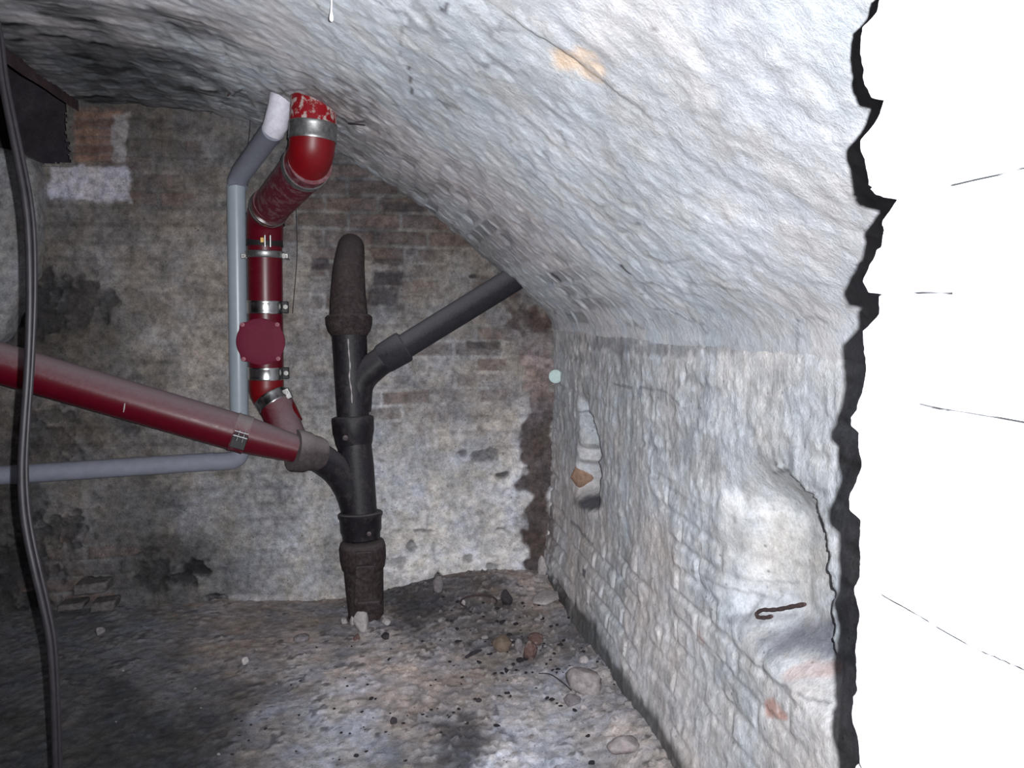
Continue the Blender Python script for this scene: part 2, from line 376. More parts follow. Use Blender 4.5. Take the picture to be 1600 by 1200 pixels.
# dark gaps and hollows
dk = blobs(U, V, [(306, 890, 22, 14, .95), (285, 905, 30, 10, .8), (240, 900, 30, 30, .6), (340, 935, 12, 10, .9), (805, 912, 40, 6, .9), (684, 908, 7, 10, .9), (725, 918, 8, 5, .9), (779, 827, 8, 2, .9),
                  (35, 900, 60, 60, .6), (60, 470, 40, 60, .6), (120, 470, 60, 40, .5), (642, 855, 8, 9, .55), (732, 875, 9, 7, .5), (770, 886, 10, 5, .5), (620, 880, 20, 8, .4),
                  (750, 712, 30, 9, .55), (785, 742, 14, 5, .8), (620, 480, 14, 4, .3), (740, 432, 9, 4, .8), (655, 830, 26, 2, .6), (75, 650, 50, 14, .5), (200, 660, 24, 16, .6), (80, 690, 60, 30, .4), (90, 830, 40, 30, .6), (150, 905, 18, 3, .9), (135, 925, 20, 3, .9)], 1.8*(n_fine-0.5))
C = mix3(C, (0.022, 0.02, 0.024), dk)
# exposed orange bricks and the white rectangle at upper left
k = (1-sst(0, 6, np.maximum(np.maximum(117-U, U-190), np.maximum(172-V, V-252))+8*(n_fine-0.5)+2))
row = np.floor((V-172)/13.5); ob = np.stack([0.27-0.11*(row % 3 == 1), 0.165-0.07*(row % 3 == 1), 0.13-0.055*(row % 3 == 1)], -1)*(0.7+0.6*n_mid)[..., None]
ob = np.where((((V-172) % 13.5) < 2.2)[..., None], np.array([0.16, 0.13, 0.12]), ob)
C = C*(1-0.8*k)[..., None]+ob*(0.8*k)[..., None]
k = (1-sst(0, 8, np.maximum(np.maximum(78-U, U-203), np.maximum(260-V, V-312))+16*(n_fine-0.5)+3)); C = mix3(C, (0.56, 0.55, 0.62), 0.9*k)
k = (1-sst(0, 6, np.maximum(np.maximum(178-U, U-198), np.maximum(180-V, V-255))+14*(n_fine-0.5)+2)); C = mix3(C, (0.40, 0.38, 0.38), 0.8*k)
C = mix3(C, (0.62, 0.6, 0.62), blobs(U, V, [(848, 884, 7, 15, 1.0), (822, 738, 6, 6, .7), (540, 925, 60, 8, .3), (440, 935, 100, 7, .5)], 0.6*(n_fine-0.5)))
disp = 0.02*(n_big-0.5)+0.016*(n_mid-0.5)+0.006*(n_fine-0.5)+(0.0015+0.009*bare)*bf-0.010*strip-0.03*dk
PY = wall_y(GX)-disp
P = np.stack([GX, PY, GZ], -1)
Xm = (GX[:-1, :-1]+GX[1:, 1:])/2; Zm = (GZ[:-1, :-1]+GZ[1:, 1:])/2
um = (U[:-1, :-1]+U[1:, 1:])/2; vm = (V[:-1, :-1]+V[1:, 1:])/2
nm = n_fine[:-1, :-1]
hole_z = 2.025+0.05*(nm-0.5)-0.07*sst(-1.50, -1.32, Xm)*0
hole = (Xm < -1.35+0.03*(nm-0.5)) & (Zm > hole_z)
keep = ~hole & ~((Xm < -2.3) & (Zm > 2.6)) & (Zm < 2.6)
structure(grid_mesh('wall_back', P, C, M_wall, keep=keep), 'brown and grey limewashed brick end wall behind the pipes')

# --- vaulted ceiling
t = np.linspace(0, 1, len(VX)); dense = smoothpath(np.stack([VX, VZ], -1), 1200)
sl = np.concatenate([[0], np.cumsum(np.hypot(np.diff(dense[:, 0]), np.diff(dense[:, 1])))])
S = np.arange(0, sl[-1], 0.0085); Y = np.arange(0.56, 3.86, 0.0085)
vx = np.interp(S, sl, dense[:, 0]); vz = np.interp(S, sl, dense[:, 1])
tx = np.gradient(vx, S); tz = np.gradient(vz, S); ln = np.hypot(tx, tz); nx, nz = -tz/ln*1.0, tx/ln
GS, GY = np.meshgrid(S, Y, indexing='ij')
GVX, GVZ = vx[:, None]+0*GY, vz[:, None]+0*GY
NX, NZ = nx[:, None]+0*GY, nz[:, None]+0*GY     # pointing down and inward
sgn = np.sign(NX*(-1.2-GVX)+NZ*(1.0-GVZ)); NX *= sgn; NZ *= sgn
U, V = proj(np.stack([GVX, GY, GVZ], -1))
bf, br = brick(GY, GS, 0.20, 0.078, 0.015, 21)
n_big = fbm(GS*1.8, GY*1.8, 0, 4, 31); n_mid = fbm(GS*9, GY*7, 1, 4, 32); n_fine = fbm(GS*34, GY*26, 2, 3, 33)
n_crack = np.abs(fbm(GS*5, GY*3.4, 7, 4, 35)-0.5)
rawk = sst(1.9, 3.1, GY+0.8*(n_big-0.5))
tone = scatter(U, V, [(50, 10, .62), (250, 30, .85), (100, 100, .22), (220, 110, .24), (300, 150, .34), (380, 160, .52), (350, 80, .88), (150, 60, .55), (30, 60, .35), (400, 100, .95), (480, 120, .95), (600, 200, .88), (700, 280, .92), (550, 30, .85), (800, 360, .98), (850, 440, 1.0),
                      (700, 100, .62), (850, 50, .49), (1000, 100, .41), (1000, 300, .53), (1150, 200, .37), (1300, 300, .36), (1300, 50, .31), (1200, 20, .33), (1200, 450, .55), (1310, 480, .47), (950, 450, .90), (1080, 400, .70), (850, 300, .76)], 60)  # coat colour darkened near the camera and lightened further back, offsetting flash falloff
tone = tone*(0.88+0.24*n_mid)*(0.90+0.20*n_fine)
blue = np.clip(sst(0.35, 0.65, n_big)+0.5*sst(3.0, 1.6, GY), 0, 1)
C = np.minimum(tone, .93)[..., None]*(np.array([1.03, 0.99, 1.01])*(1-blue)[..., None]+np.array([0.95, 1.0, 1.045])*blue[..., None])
sel = sst(0.60, 0.78, br+0.35*(n_mid-0.5))*rawk*bf
C = C*(1-0.42*sel)[..., None]*(1-0.08*rawk*(1-bf))[..., None]
C = C*(1-0.40*(1-sst(0.004, 0.016, n_crack))*sst(0.46, 0.62, n_big+0.4*(n_mid-0.5)))[..., None]
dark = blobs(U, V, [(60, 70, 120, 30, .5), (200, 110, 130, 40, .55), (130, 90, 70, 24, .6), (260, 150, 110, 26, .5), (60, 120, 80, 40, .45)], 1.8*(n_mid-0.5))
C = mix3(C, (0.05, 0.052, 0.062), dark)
C = mix3(C, (0.66, 0.50, 0.37), blobs(U, V, [(890, 98, 32, 22, .95), (918, 118, 30, 16, .8)], 1.5*(n_fine-0.5)))
cr = pldist(U, V, [(795, 0), (840, 30), (868, 62), (880, 80), (910, 100), (945, 128), (965, 150)])
C = mix3(C, (0.40, 0.40, 0.42), (1-sst(0.8, 2.8, cr))*0.6)
for pl, k_ in [([(700, 5), (693, 22), (688, 8)], .85), ([(1020, 45), (1030, 62)], .8), ([(640, 105), (645, 145)], .8), ([(738, 385), (742, 400)], .5), ([(860, 430), (875, 440)], .8), ([(970, 415), (985, 428)], .9), ([(1245, 500), (1245, 555)], .5), ([(1245, 502), (1275, 495), (1290, 505)], .4), ([(875, 205), (885, 230)], .4),
               ([(980, 370), (1010, 400), (1040, 410), (1075, 405)], .35), ([(1170, 200), (1190, 230), (1230, 250)], .3), ([(1070, 440), (1130, 450), (1190, 460)], .3), ([(365, 148), (378, 138)], .9), ([(530, 180), (545, 192), (568, 190)], .9), ([(430, 155), (445, 140), (480, 140)], .6)]:
    C = mix3(C, (0.10, 0.09, 0.10), (1-sst(0.8, 2.6, pldist(U, V, pl)+2*(n_fine-0.5)))*k_)
# torn plaster where the red pipe passes through
C = mix3(C, (0.22, 0.19, 0.18), blobs(U, V, [(495, 175, 80, 44, .75), (545, 195, 26, 12, .6), (430, 160, 22, 14, .5)], 1.6*(n_fine-0.5)))
C = mix3(C, (0.34, 0.31, 0.30), blobs(U, V, [(760, 390, 70, 30, .45), (640, 290, 60, 20, .4), (560, 225, 50, 24, .5)], 1.6*(n_fine-0.5)))
stk = fbm(GS*7, GY*34, 2, 4, 38); lf = sst(520, 250, U)*sst(2.0, 2.6, GY)
C = C*(1+lf*1.9*(stk-0.5)-0.5*lf*sst(0.52, 0.62, fbm(GS*5, GY*9, 6, 3, 39)))[..., None]
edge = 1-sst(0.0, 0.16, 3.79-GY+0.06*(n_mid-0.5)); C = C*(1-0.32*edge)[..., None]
disp = 0.012*(n_big-0.5)+0.007*(n_mid-0.5)+0.009*(n_fine-0.5)+rawk*(0.003*bf-0.009*(br > 0.72)*bf)
ledge = sst(-6, 6, (V-(0.72*(U-880)+88)))   # plaster lip along the fissure
fade = np.exp(-((U-880)/110)**2)
disp = disp-0.010*ledge*fade*sst(0, 1, 1-np.abs(V-(0.72*(U-880)+88))/60)
ed = np.minimum(GS, sl[-1]-GS); disp = disp*(0.25+0.75*sst(0.03, 0.25, ed))
P = np.stack([GVX+NX*disp, GY, GVZ+NZ*disp], -1)
Xm = (P[:-1, :-1, 0]+P[1:, 1:, 0])/2; Ym = (GY[:-1, :-1]+GY[1:, 1:])/2; nm = n_fine[:-1, :-1]
shaft = (Xm < -1.285+0.03*(nm-0.5)) & (Ym > 2.95) & (Xm > -2.1)
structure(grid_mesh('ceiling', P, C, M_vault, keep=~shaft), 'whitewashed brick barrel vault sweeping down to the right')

# --- right wall with its two niches
Y = np.arange(0.56, 3.90, 0.0065); Z = np.arange(-0.06, 1.36, 0.0065)
GY, GZ = np.meshgrid(Y, Z, indexing='ij')
def wall_x(Y, Z): return 0.868-0.045*(1-sst(0.0, 0.45, Z))
U, V = proj(np.stack([wall_x(GY, GZ), GY, GZ], -1))
bf, br = brick(GY, GZ, 0.25, 0.078, 0.015, 41)
n_big = fbm(GY*2.2, GZ*2.2, 0, 4, 51); n_mid = fbm(GY*8, GZ*8, 1, 4, 52); n_fine = fbm(GY*30, GZ*30, 2, 3, 53)
def jamb(pts):
    q = np.array([atX(a, b, 0.868) for a, b in pts]); o = np.argsort(q[:, 2]); return q[o, 2], q[o, 1]
jz, jy = jamb([(1205, 728), (1222, 731), (1240, 747), (1253, 765), (1272, 780), (1275, 800), (1285, 822), (1290, 850), (1297, 872), (1291, 886), (1297, 915), (1305, 926), (1300, 960), (1303, 985), (1300, 1000), (1304, 1020), (1314, 1034), (1314, 1075)])
near = np.interp(GZ, jz, jy)
in_z = sst(jz[0]-0.0, jz[0]+0.012, GZ)*(1-sst(1.00, 1.09, GZ+0.03*(n_mid-0.5)))
far = 1.84-0.05*sst(0.9, 1.05, GZ)
floorz = 0.655+0.10*(GY-1.5)
d1 = sst(0.0, 0.010, GY-near)*(1-sst(far-0.24, far+0.04, GY+0.03*(n_mid-0.5)))*sst(floorz-0.10, floorz+0.03, GZ)*(1-sst(0.90, 1.07, GZ+0.3*(GY-1.6)*0))
jz2, jy2 = jamb([(916, 612), (922, 645), (931, 665), (935, 690), (939, 712), (934, 722), (941, 742), (938, 750), (936, 790)])
near2 = np.interp(GZ, jz2, jy2)
d2 = sst(0, 0.010, GY-near2)*(1-sst(0.06, 0.22, GY-near2-0.20*sst(1.02, 0.6, GZ)+0.05*(n_mid-0.5)))*sst(0.52, 0.62, GZ-0.05*(GY-3.1))*(1-sst(0.90, 1.03, GZ))
rec = 0.115*d1+0.15*d2
tone = 1.04*scatter(U, V, [(880, 560, .86), (870, 640, .80), (880, 760, .82), (870, 850, .74), (900, 930, .80), (960, 600, .90), (900, 520, .98), (1000, 525, .98), (1100, 535, .90), (950, 800, .98), (1050, 650, .92), (1050, 850, .96), (1100, 1000, .86), (1200, 600, .72), (1200, 850, .60), (1300, 700, .52), (1300, 570, .50), (1000, 1000, .95), (1150, 1120, .80), (1260, 1150, .76), (1290, 900, .60)], 60)  # far coat colour raised and near lowered, countering grazing light and flash falloff
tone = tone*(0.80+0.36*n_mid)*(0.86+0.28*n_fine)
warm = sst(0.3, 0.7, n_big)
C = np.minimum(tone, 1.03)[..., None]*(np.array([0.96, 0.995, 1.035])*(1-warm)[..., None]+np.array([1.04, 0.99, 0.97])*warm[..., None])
C = 0.88*C*(1-0.12*(1-bf)*sst(0.45, 0.6, n_mid))[..., None]*(1-0.12*sst(0.6, 0.8, br)*bf)[..., None]
streak = fbm(GY*22, GZ*3.0, 4, 3, 57)
C = C*(1-0.16*sst(0.55, 0.75, streak)*(1-sst(1500, 1500, U)))[..., None]
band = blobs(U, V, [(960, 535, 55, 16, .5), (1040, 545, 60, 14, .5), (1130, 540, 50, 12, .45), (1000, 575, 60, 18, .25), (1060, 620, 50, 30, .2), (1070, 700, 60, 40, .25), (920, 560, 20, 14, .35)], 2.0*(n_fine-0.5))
C = mix3(C, (0.24, 0.23, 0.25), band); C = C*(1-0.30*np.clip(d2, 0, 1)*(0.6+0.8*n_fine))[..., None]  # shade of the small niche put into the coat colour
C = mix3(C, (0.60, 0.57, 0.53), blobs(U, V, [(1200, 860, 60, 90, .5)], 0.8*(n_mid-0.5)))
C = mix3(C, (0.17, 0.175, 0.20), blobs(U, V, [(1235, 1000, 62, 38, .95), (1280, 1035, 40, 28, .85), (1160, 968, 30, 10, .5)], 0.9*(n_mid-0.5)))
C = mix3(C, (0.62, 0.36, 0.31), blobs(U, V, [(1208, 1105, 16, 18, .8), (1222, 1118, 10, 8, .8), (1238, 1050, 20, 14, .35), (1098, 995, 9, 14, .4)], 1.6*(n_fine-0.5)))
C = mix3(C, (0.12, 0.12, 0.14), blobs(U, V, [(920, 785, 22, 14, .95), (924, 770, 12, 6, .5)], 0.6*(n_fine-0.5)))
C = mix3(C, (0.16, 0.13, 0.13), blobs(U, V, [(858, 700, 6, 60, .5), (862, 830, 8, 60, .6), (880, 930, 7, 30, .5), (857, 560, 4, 40, .4)], 1.2*(n_fine-0.5)))
for pl, k_ in [([(1082, 890), (1107, 905), (1153, 930), (1175, 950)], .35), ([(1089, 1000), (1130, 1044), (1150, 1080)], .4), ([(1175, 1030), (1217, 1066), (1262, 1095), (1275, 1100)], .55), ([(1190, 740), (1225, 735)], .6),
               ([(1000, 605), (1040, 612), (1070, 640)], .45), ([(960, 600), (985, 606)], .5), ([(895, 815), (915, 835), (930, 850)], .5), ([(1020, 745), (1060, 770), (1100, 800)], .3), ([(912, 668), (930, 664)], .6), ([(905, 644), (912, 640), (922, 645)], .6), ([(912, 770), (936, 768)], .6), ([(916, 890), (917, 905)], .9),
               ([(875, 590), (880, 640)], .2), ([(1150, 795), (1180, 800), (1200, 790)], .15), ([(1155, 910), (1180, 915)], .35)]:
    C = mix3(C, (0.10, 0.10, 0.12), (1-sst(0.9, 2.8, pldist(U, V, pl)+2.4*(n_fine-0.5)))*k_)
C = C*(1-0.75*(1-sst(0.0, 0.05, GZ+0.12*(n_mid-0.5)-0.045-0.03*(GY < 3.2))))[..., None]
disp = 0.016*(n_big-0.5)+0.013*(n_mid-0.5)+0.009*(n_fine-0.5)+(0.004+0.006*sst(1.1, 0.3, GZ)*sst(1.3, 2.4, GY))*bf*sst(0.40, 0.60, fbm(GY*3, GZ*3, 9, 3, 58))+0.003*(streak-0.5)
disp = disp*(1-0.6*np.clip(d1, 0, 1)); disp = disp*(1-0.6*sst(1.18, 1.29, GZ))+0.004*sst(1.15, 1.29, GZ)
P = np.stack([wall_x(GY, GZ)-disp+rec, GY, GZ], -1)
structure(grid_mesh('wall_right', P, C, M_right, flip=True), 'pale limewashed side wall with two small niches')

# --- floor
X = np.arange(-3.35, 0.93, 0.009); Y = np.arange(0.2, 3.86, 0.009)
GX, GY = np.meshgrid(X, Y, indexing='ij')
U, V = proj(np.stack([GX, GY, 0*GX], -1))
n_big = fbm(GX*2.2, GY*2.2, 0, 4, 61); n_mid = fbm(GX*9, GY*9, 1, 4, 62); n_fine = fbm(GX*32, GY*32, 2, 3, 63); n_f2 = fbm(GX*55, GY*55, 3, 2, 64)
tone = scatter(U+50*(n_mid-0.5), V+30*(n_big-0.5), [(100, 990, .12), (250, 980, .17), (420, 970, .22), (350, 1000, .26), (540, 985, .24), (640, 950, .10), (700, 935, .16), (740, 960, .12), (600, 1000, .40), (480, 1020, .36), (700, 1000, .28), (800, 985, .16), (850, 930, .42), (840, 980, .2),
      (100, 1080, .08), (250, 1050, .14), (200, 1120, .05), (350, 1080, .12), (400, 1030, .24), (330, 1150, .06), (480, 1080, .34), (600, 1050, .46), (560, 1110, .44), (700, 1050, .36), (740, 1080, .28), (800, 1030, .26), (830, 1080, .42), (900, 1010, .2), (930, 1060, .42), (960, 1110, .35),
      (440, 1150, .24), (520, 1170, .36), (640, 1150, .30), (700, 1170, .14), (640, 1195, .16), (800, 1180, .58), (860, 1150, .46), (900, 1190, .36), (980, 1150, .45), (1020, 1200, .35), (60, 1180, .05), (240, 1200, .045), (400, 1200, .16)], 26)
tone = 1.36*tone*(0.62+0.76*n_mid)*(0.65+0.7*n_fine)
warm = np.clip(scatter(U, V, [(400, 970, .9), (600, 1000, .6), (740, 1080, 1.0), (850, 930, .9), (500, 1150, .1), (820, 1170, 0), (200, 1100, .2), (950, 1050, .4)], 60)+1.2*(n_big-0.5), 0, 1)
C = tone[..., None]*(np.array([0.97, 1.0, 1.08])*(1-warm)[..., None]+np.array([1.10, 0.98, 0.93])*warm[..., None])
dk = sst(0.62, 0.70, n_fine)*sst(0.42, 0.6, n_mid)
C = mix3(C, (0.03, 0.028, 0.034), dk*0.7)
lt = sst(0.70, 0.78, n_f2)*sst(560, 700, U)*sst(1.2, 0.6, np.abs(U-850)/300); C = mix3(C, (0.6, 0.58, 0.58), lt*0.5)
dkb = blobs(U, V, [(660, 950, 60, 30, .6), (730, 1150, 50, 40, .6), (430, 1080, 60, 18, .5), (790, 1000, 50, 10, .5), (1000, 1130, 20, 30, .3)], 2.0*(n_fine-0.5))
C = mix3(C, (0.06, 0.055, 0.06), dkb)
bank = 0.10*(1-sst(0.02, 0.30, 0.86-GX+0.10*(n_mid-0.5)))*(0.5+n_mid)*sst(3.9, 1.5, GY+0*GX)*0.7
bank = bank+0.055*(1-sst(0.0, 0.75, np.hypot((GX-0.45)/1.0, GY-3.85)+0.15*(n_mid-0.5)))
rough = sst(500, 700, U)*0.5+0.5
disp = 0.018*(n_big-0.5)+rough*(0.018*(n_mid-0.5)+0.014*(n_fine-0.5))+0.010*sst(0.6, 0.8, n_f2)*rough
dip = -0.03*np.exp(-((GX+0.3)**2+(GY-3.7)**2)/0.2)
FZ = disp+bank+dip
P = np.stack([GX, GY, FZ], -1)
structure(grid_mesh('floor', P, C, M_floor), 'dusty dirt covered cellar floor')
def floor_z(x, y):
    i = int(np.clip((x-X[0])/0.009, 0, len(X)-1)); j = int(np.clip((y-Y[0])/0.009, 0, len(Y)-1)); return float(FZ[i, j])
def at_floor(px, py):
    z = 0.0
    for _ in range(6):
        p = atZ(px, py, z); z = floor_z(p[0], p[1])
    return atZ(px, py, z)

# --- near pier beside the camera: the broken edge of the opening we look through
edge_px = [(1367, 0), (1362, 25), (1337, 47), (1335, 75), (1337, 100), (1342, 135), (1355, 153), (1374, 158), (1366, 180), (1357, 195), (1339, 220), (1337, 238), (1340, 250), (1349, 295), (1360, 308), (1392, 313), (1378, 330), (1368, 345), (1365, 385), (1352, 415), (1341, 440), (1348, 457), (1364, 461), (1363, 490), (1350, 506), (1339, 517), (1341, 550), (1343, 575), (1341, 600), (1332, 640), (1324, 652), (1325, 665), (1338, 675),
           (1336, 730), (1321, 770), (1322, 795), (1335, 810), (1333, 880), (1328, 925), (1332, 950), (1330, 1050), (1332, 1075), (1324, 1085), (1327, 1125), (1332, 1150), (1335, 1185), (1343, 1205)]
PX = 0.36
eq = np.array([atX(a, b, PX) for a, b in edge_px]); o = np.argsort(eq[:, 2]); ez, ey = eq[o, 2], eq[o, 1]
Zp = np.unique(np.concatenate([np.arange(-0.05, 1.03, 0.02), np.arange(1.03, 1.76, 0.0010), np.arange(1.76, 2.15, 0.02)]))
def edge_y(z):
    base = np.interp(z, ez, ey); out = (z < ez[0]) | (z > ez[-1])
    return np.where(out, 0.53+0.018*(np.abs(((z/0.074) % 1)-0.5)*-2+0.5)+0.01*(vn(z*30, 0, 0, 5)-0.5), base)+0.0016*(fbm(z*260, 0, 0, 2, 6)-0.5)+0.006*(fbm(z*70, 3, 0, 3, 7)-0.5)
Ye = edge_y(Zp)
a_ = np.concatenate([np.linspace(-0.45, -0.14, 12)[:-1], np.arange(-0.14, 0.26, 0.02), np.zeros(0)])
# rows: face (from y=-0.4 to edge), rounded arris, then back face going to the side wall
SF = np.concatenate([np.linspace(0, 1, 30)[:-1]**0.7*0.79, np.linspace(0.79, 1, 200)])
rows = []
r = 0.008
for s in SF:
    y = -0.4+(Ye-r+0.4)*s; rows.append(np.stack([np.full_like(Zp, PX), y, Zp], -1))
for an in np.linspace(0, math.pi/2, 9)[1:]:
    rows.append(np.stack([PX+r*(1-math.cos(an))+0*Zp, Ye-r+r*math.sin(an), Zp], -1))
for x in np.concatenate([[0.385, 0.41], np.linspace(0.44, 1.0, 12)]):
    rows.append(np.stack([x+0*Zp, Ye+0.015*np.sin(x*40)*0+0*Zp, Zp], -1))
P = np.array(rows)
nm_ = fbm(P[..., 1]*14, P[..., 2]*14, 0, 4, 71); nf_ = fbm(P[..., 1]*90, P[..., 2]*90, 0, 3, 72)
face = np.zeros(P.shape[:2]); face[:len(SF)+8] = 1
P[..., 0] -= face*(0.008*(nm_-0.5)+0.0012*(nf_-0.5))
cr = np.zeros(P.shape[:2])
U, V = proj(P)
for pl, k_, wd in [([(1362, 309), (1395, 302), (1440, 297), (1478, 289)], .6, 1.2), ([(1478, 289), (1500, 285), (1550, 273), (1600, 261)], 1, 1.6), ([(1360, 459), (1405, 458), (1408, 459)], .8, 1.3), ([(1420, 458), (1485, 458)], 1, 1.5),
                   ([(1405, 630), (1420, 631)], .5, 1.5), ([(1430, 632), (1460, 638), (1520, 648), (1600, 662)], 1, 1.6), ([(1386, 788), (1408, 791), (1420, 799), (1433, 803)], .8, 1.3), ([(1372, 930), (1395, 943), (1430, 962), (1465, 985), (1530, 1020), (1550, 1028), (1602, 1051)], 1, 1.6),
                   ([(1440, 102), (1452, 95), (1482, 94)], .5, 1.1), ([(1355, 1105), (1372, 1125), (1380, 1135)], .7, 1.2), ([(1374, 345), (1378, 360), (1368, 420)], .6, 1.1), ([(1345, 250), (1352, 290), (1390, 303)], .5, 1.1), ([(1418, 1100), (1470, 1130), (1490, 1150)], .4, 1.0), ([(1565, 682), (1570, 672), (1582, 670)], .4, 1.0), ([(1588, 0), (1575, 30)], .3, 1.0)]:
    jd = pldist(U, V, pl)+1.0*(nf_-0.5)
    cr = np.maximum(cr, (1-sst(wd*1.1, wd*2.2, jd))*k_)
spk = sst(0.80, 0.86, fbm(P[..., 1]*170, P[..., 2]*170, 5, 2, 74))*0.5
P[..., 0] += cr*0.004*face
C = np.ones(P.shape)*np.array([0.78, 0.79, 0.82])*(0.92+0.12*nm_)[..., None]
C = C*(1-cr*0.992*face)[..., None]*(1-0.9*spk*sst(700, 1000, V)*face)[..., None]
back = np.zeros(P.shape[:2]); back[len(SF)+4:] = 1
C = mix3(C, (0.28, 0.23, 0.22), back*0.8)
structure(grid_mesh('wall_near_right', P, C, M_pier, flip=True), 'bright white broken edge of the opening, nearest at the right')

# --- walls out of the frame: left side, and the dark shaft in the upper left corner
def quad_wall(name, o, a, b, na, nb, mat, base, amp, seed, label):
    A, B = np.meshgrid(np.linspace(0, 1, na), np.linspace(0, 1, nb), indexing='ij')
    o, a, b = [np.array(q, float) for q in (o, a, b)]
    n = np.cross(a, b); n /= np.linalg.norm(n)
    P = o+A[..., None]*a+B[..., None]*b
    nn = fbm(P[..., 0]*7+P[..., 1]*3, P[..., 1]*7, P[..., 2]*7, 4, seed)
    P = P+n*(amp*(nn-0.5))[..., None]
    C = np.ones(P.shape)*np.array(base)*(0.6+0.8*nn)[..., None]
    return structure(grid_mesh(name, P, C, mat), label)
quad_wall('wall_left', (-3.27, 0.2, -0.1), (0, 3.7, 0), (0, 0, 1.5), 200, 90, M_wall, (0.3, 0.28, 0.28), 0.03, 81, 'left side wall of the cellar')
quad_wall('trim_1', (-1.30, 2.93, 2.26), (0, 1.6, 0), (0, 0, 0.9), 90, 60, M_soot, (0.075, 0.05, 0.055), 0.02, 82, 'right cheek of the dark shaft in the upper left corner')
quad_wall('trim_2', (-1.35, 4.35, 1.9), (-0.85, 0, 0), (0, 0, 1.2), 60, 80, M_soot, (0.055, 0.047, 0.06), 0.03, 83, 'sooty back of the shaft in the upper left corner')
quad_wall('trim_3', (-1.335, 3.74, 2.015), (-0.85, 0, 0), (0, 0.65, 0.06), 60, 60, M_soot, (0.12, 0.11, 0.13), 0.03, 84, 'sloping sill of the shaft in the upper left corner')
quad_wall('trim_4', (-1.352, 3.80, 2.03), (0, 0.65, 0), (0, 0, 0.9), 60, 60, M_soot, (0.09, 0.06, 0.06), 0.02, 85, 'brick side of the shaft opening in the end wall')
quad_wall('trim_5', (-1.33, 2.95, 3.1), (-0.85, 0, 0), (0, 1.5, 0), 30, 40, M_soot, (0.05, 0.045, 0.05), 0.02, 86, 'top of the shaft in the upper left corner')
quad_wall('trim_6', (-2.1, 2.93, 2.1), (0, 1.5, 0), (0, 0, 1.0), 60, 40, M_soot, (0.06, 0.05, 0.055), 0.02, 87, 'left cheek of the dark shaft')
quad_wall('trim_7', (-1.3, 2.95, 2.2), (-0.85, 0, 0), (0, 0, 0.9), 60, 40, M_soot, (0.06, 0.05, 0.055), 0.02, 88, 'front of the dark shaft above the vault')

# ---- plastered masonry stub at far left, broken off underneath
poly = [(-170, 222), (-60, 224), (0, 229), (28, 236), (45, 246), (52, 262), (54, 300), (53, 345), (50, 390), (46, 425), (38, 440), (28, 458), (20, 480), (12, 498), (6, 520), (-6, 532), (-60, 575), (-170, 620)]
n = 12; outl = []
for i in range(len(poly)):
    p0 = np.array(poly[i], float); p1 = np.array(poly[(i+1) % len(poly)], float)
    for tt in np.linspace(0, 1, n, endpoint=False): outl.append(p0+(p1-p0)*tt)
outl = np.array(outl); cx = np.array([-70, 380.0])
rings = []
for s, yy in [(0.0, 3.62), (0.3, 3.622), (0.6, 3.625), (0.85, 3.63), (0.95, 3.636), (0.985, 3.65), (1.0, 3.67), (1.0, 3.70), (1.0, 3.73), (1.0, 3.77), (1.0, 3.82)]:
    q = cx+(outl-cx)*s
    rings.append([atY(a, b, 3.64)*np.array([1, 0, 1])+np.array([0, yy, 0]) for a, b in q])
P = np.array(rings); nn = fbm(P[..., 0]*9, P[..., 1]*9, P[..., 2]*9, 4, 91); P[..., 1] += 0.03*(nn-0.5); P[..., 0] += 0.012*(nn-0.5)
P = np.concatenate([P, P[:, :1]], 1); nn = np.concatenate([nn, nn[:, :1]], 1)
C = np.ones(P.shape)*np.array([0.32, 0.32, 0.33])*(0.65+0.7*nn)[..., None]
structure(grid_mesh('wall_stub_left', P, C, M_wall), 'pale plastered masonry stub at the far left, broken off underneath')

# ------------------------------------------------------------ pipes
def Ppx(l): return [atY(a, b, y) for a, b, y in l]
def band(name, c, ax, r, h, mat, parent, lip=0.003):
    m = MB(); ax = np.array(ax, float)/np.linalg.norm(ax)
    m.lathe(np.array(c)-ax*h/2, ax, [(0, r-0.004), (0, r+lip), (h*0.08, r+lip+0.0015), (h*0.18, r+lip), (h*0.82, r+lip), (h*0.92, r+lip+0.0015), (h, r+lip), (h, r-0.004)], 40)
    return m.build(name, mat, parent)
def bolt_at(p, ax, parent, r=0.007, L=0.018, mat=None, name='bolt'):
    m = MB(); m.lathe(p, ax, [(0, r*0.5), (L*0.55, r*0.5), (L*0.55, r), (L, r), (L*1.02, r*0.6)], 6); return m.build(name, mat or M_zinc, parent)

# ---- old cast iron stack
stack = thing('drain_stack', at_floor(572, 962), 'old black cast iron drain stack standing on the floor, arms left and right', 'drain pipe')
SA = {'foot': (573, 972, 3.48), 'b1': (567, 868, 3.47), 'b2': (562, 820, 3.49), 'b3': (558, 740, 3.51), 'b4': (551, 665, 3.54), 'b5': (545, 500, 3.60)}
A = {k: atY(*v) for k, v in SA.items()}
A['foot'][2] -= 0.02
def along(p, q, a, b): return p+(q-p)*a, p+(q-p)*b
def seg(name, p, q, prof, mat, parent, seg_=36):
    m = MB(); L = np.linalg.norm(q-p); m.lathe(p, q-p, [(t*L, r_) for t, r_ in prof], seg_); return m.build(name, mat, parent)
seg('base_pipe', A['foot'], atY(566, 845, 3.475), [(0, .088), (.12, .087), (.13, .080), (.68, .089), (.70, .096), (.80, .103), (.93, .104), (.985, .098), (1, .09)], M_rust, stack)
m = MB()   # raised access panel on the foot of the stack
c0 = atY(569, 872, 3.37); e0 = atY(569, 902, 3.36); m.box((c0)+np.array([0, .0, 0]), (0.036, 0, 0), (0, .012, 0), (0, 0, 0.030)); m.build('access_plate', M_rust, stack, bevel=0.005)
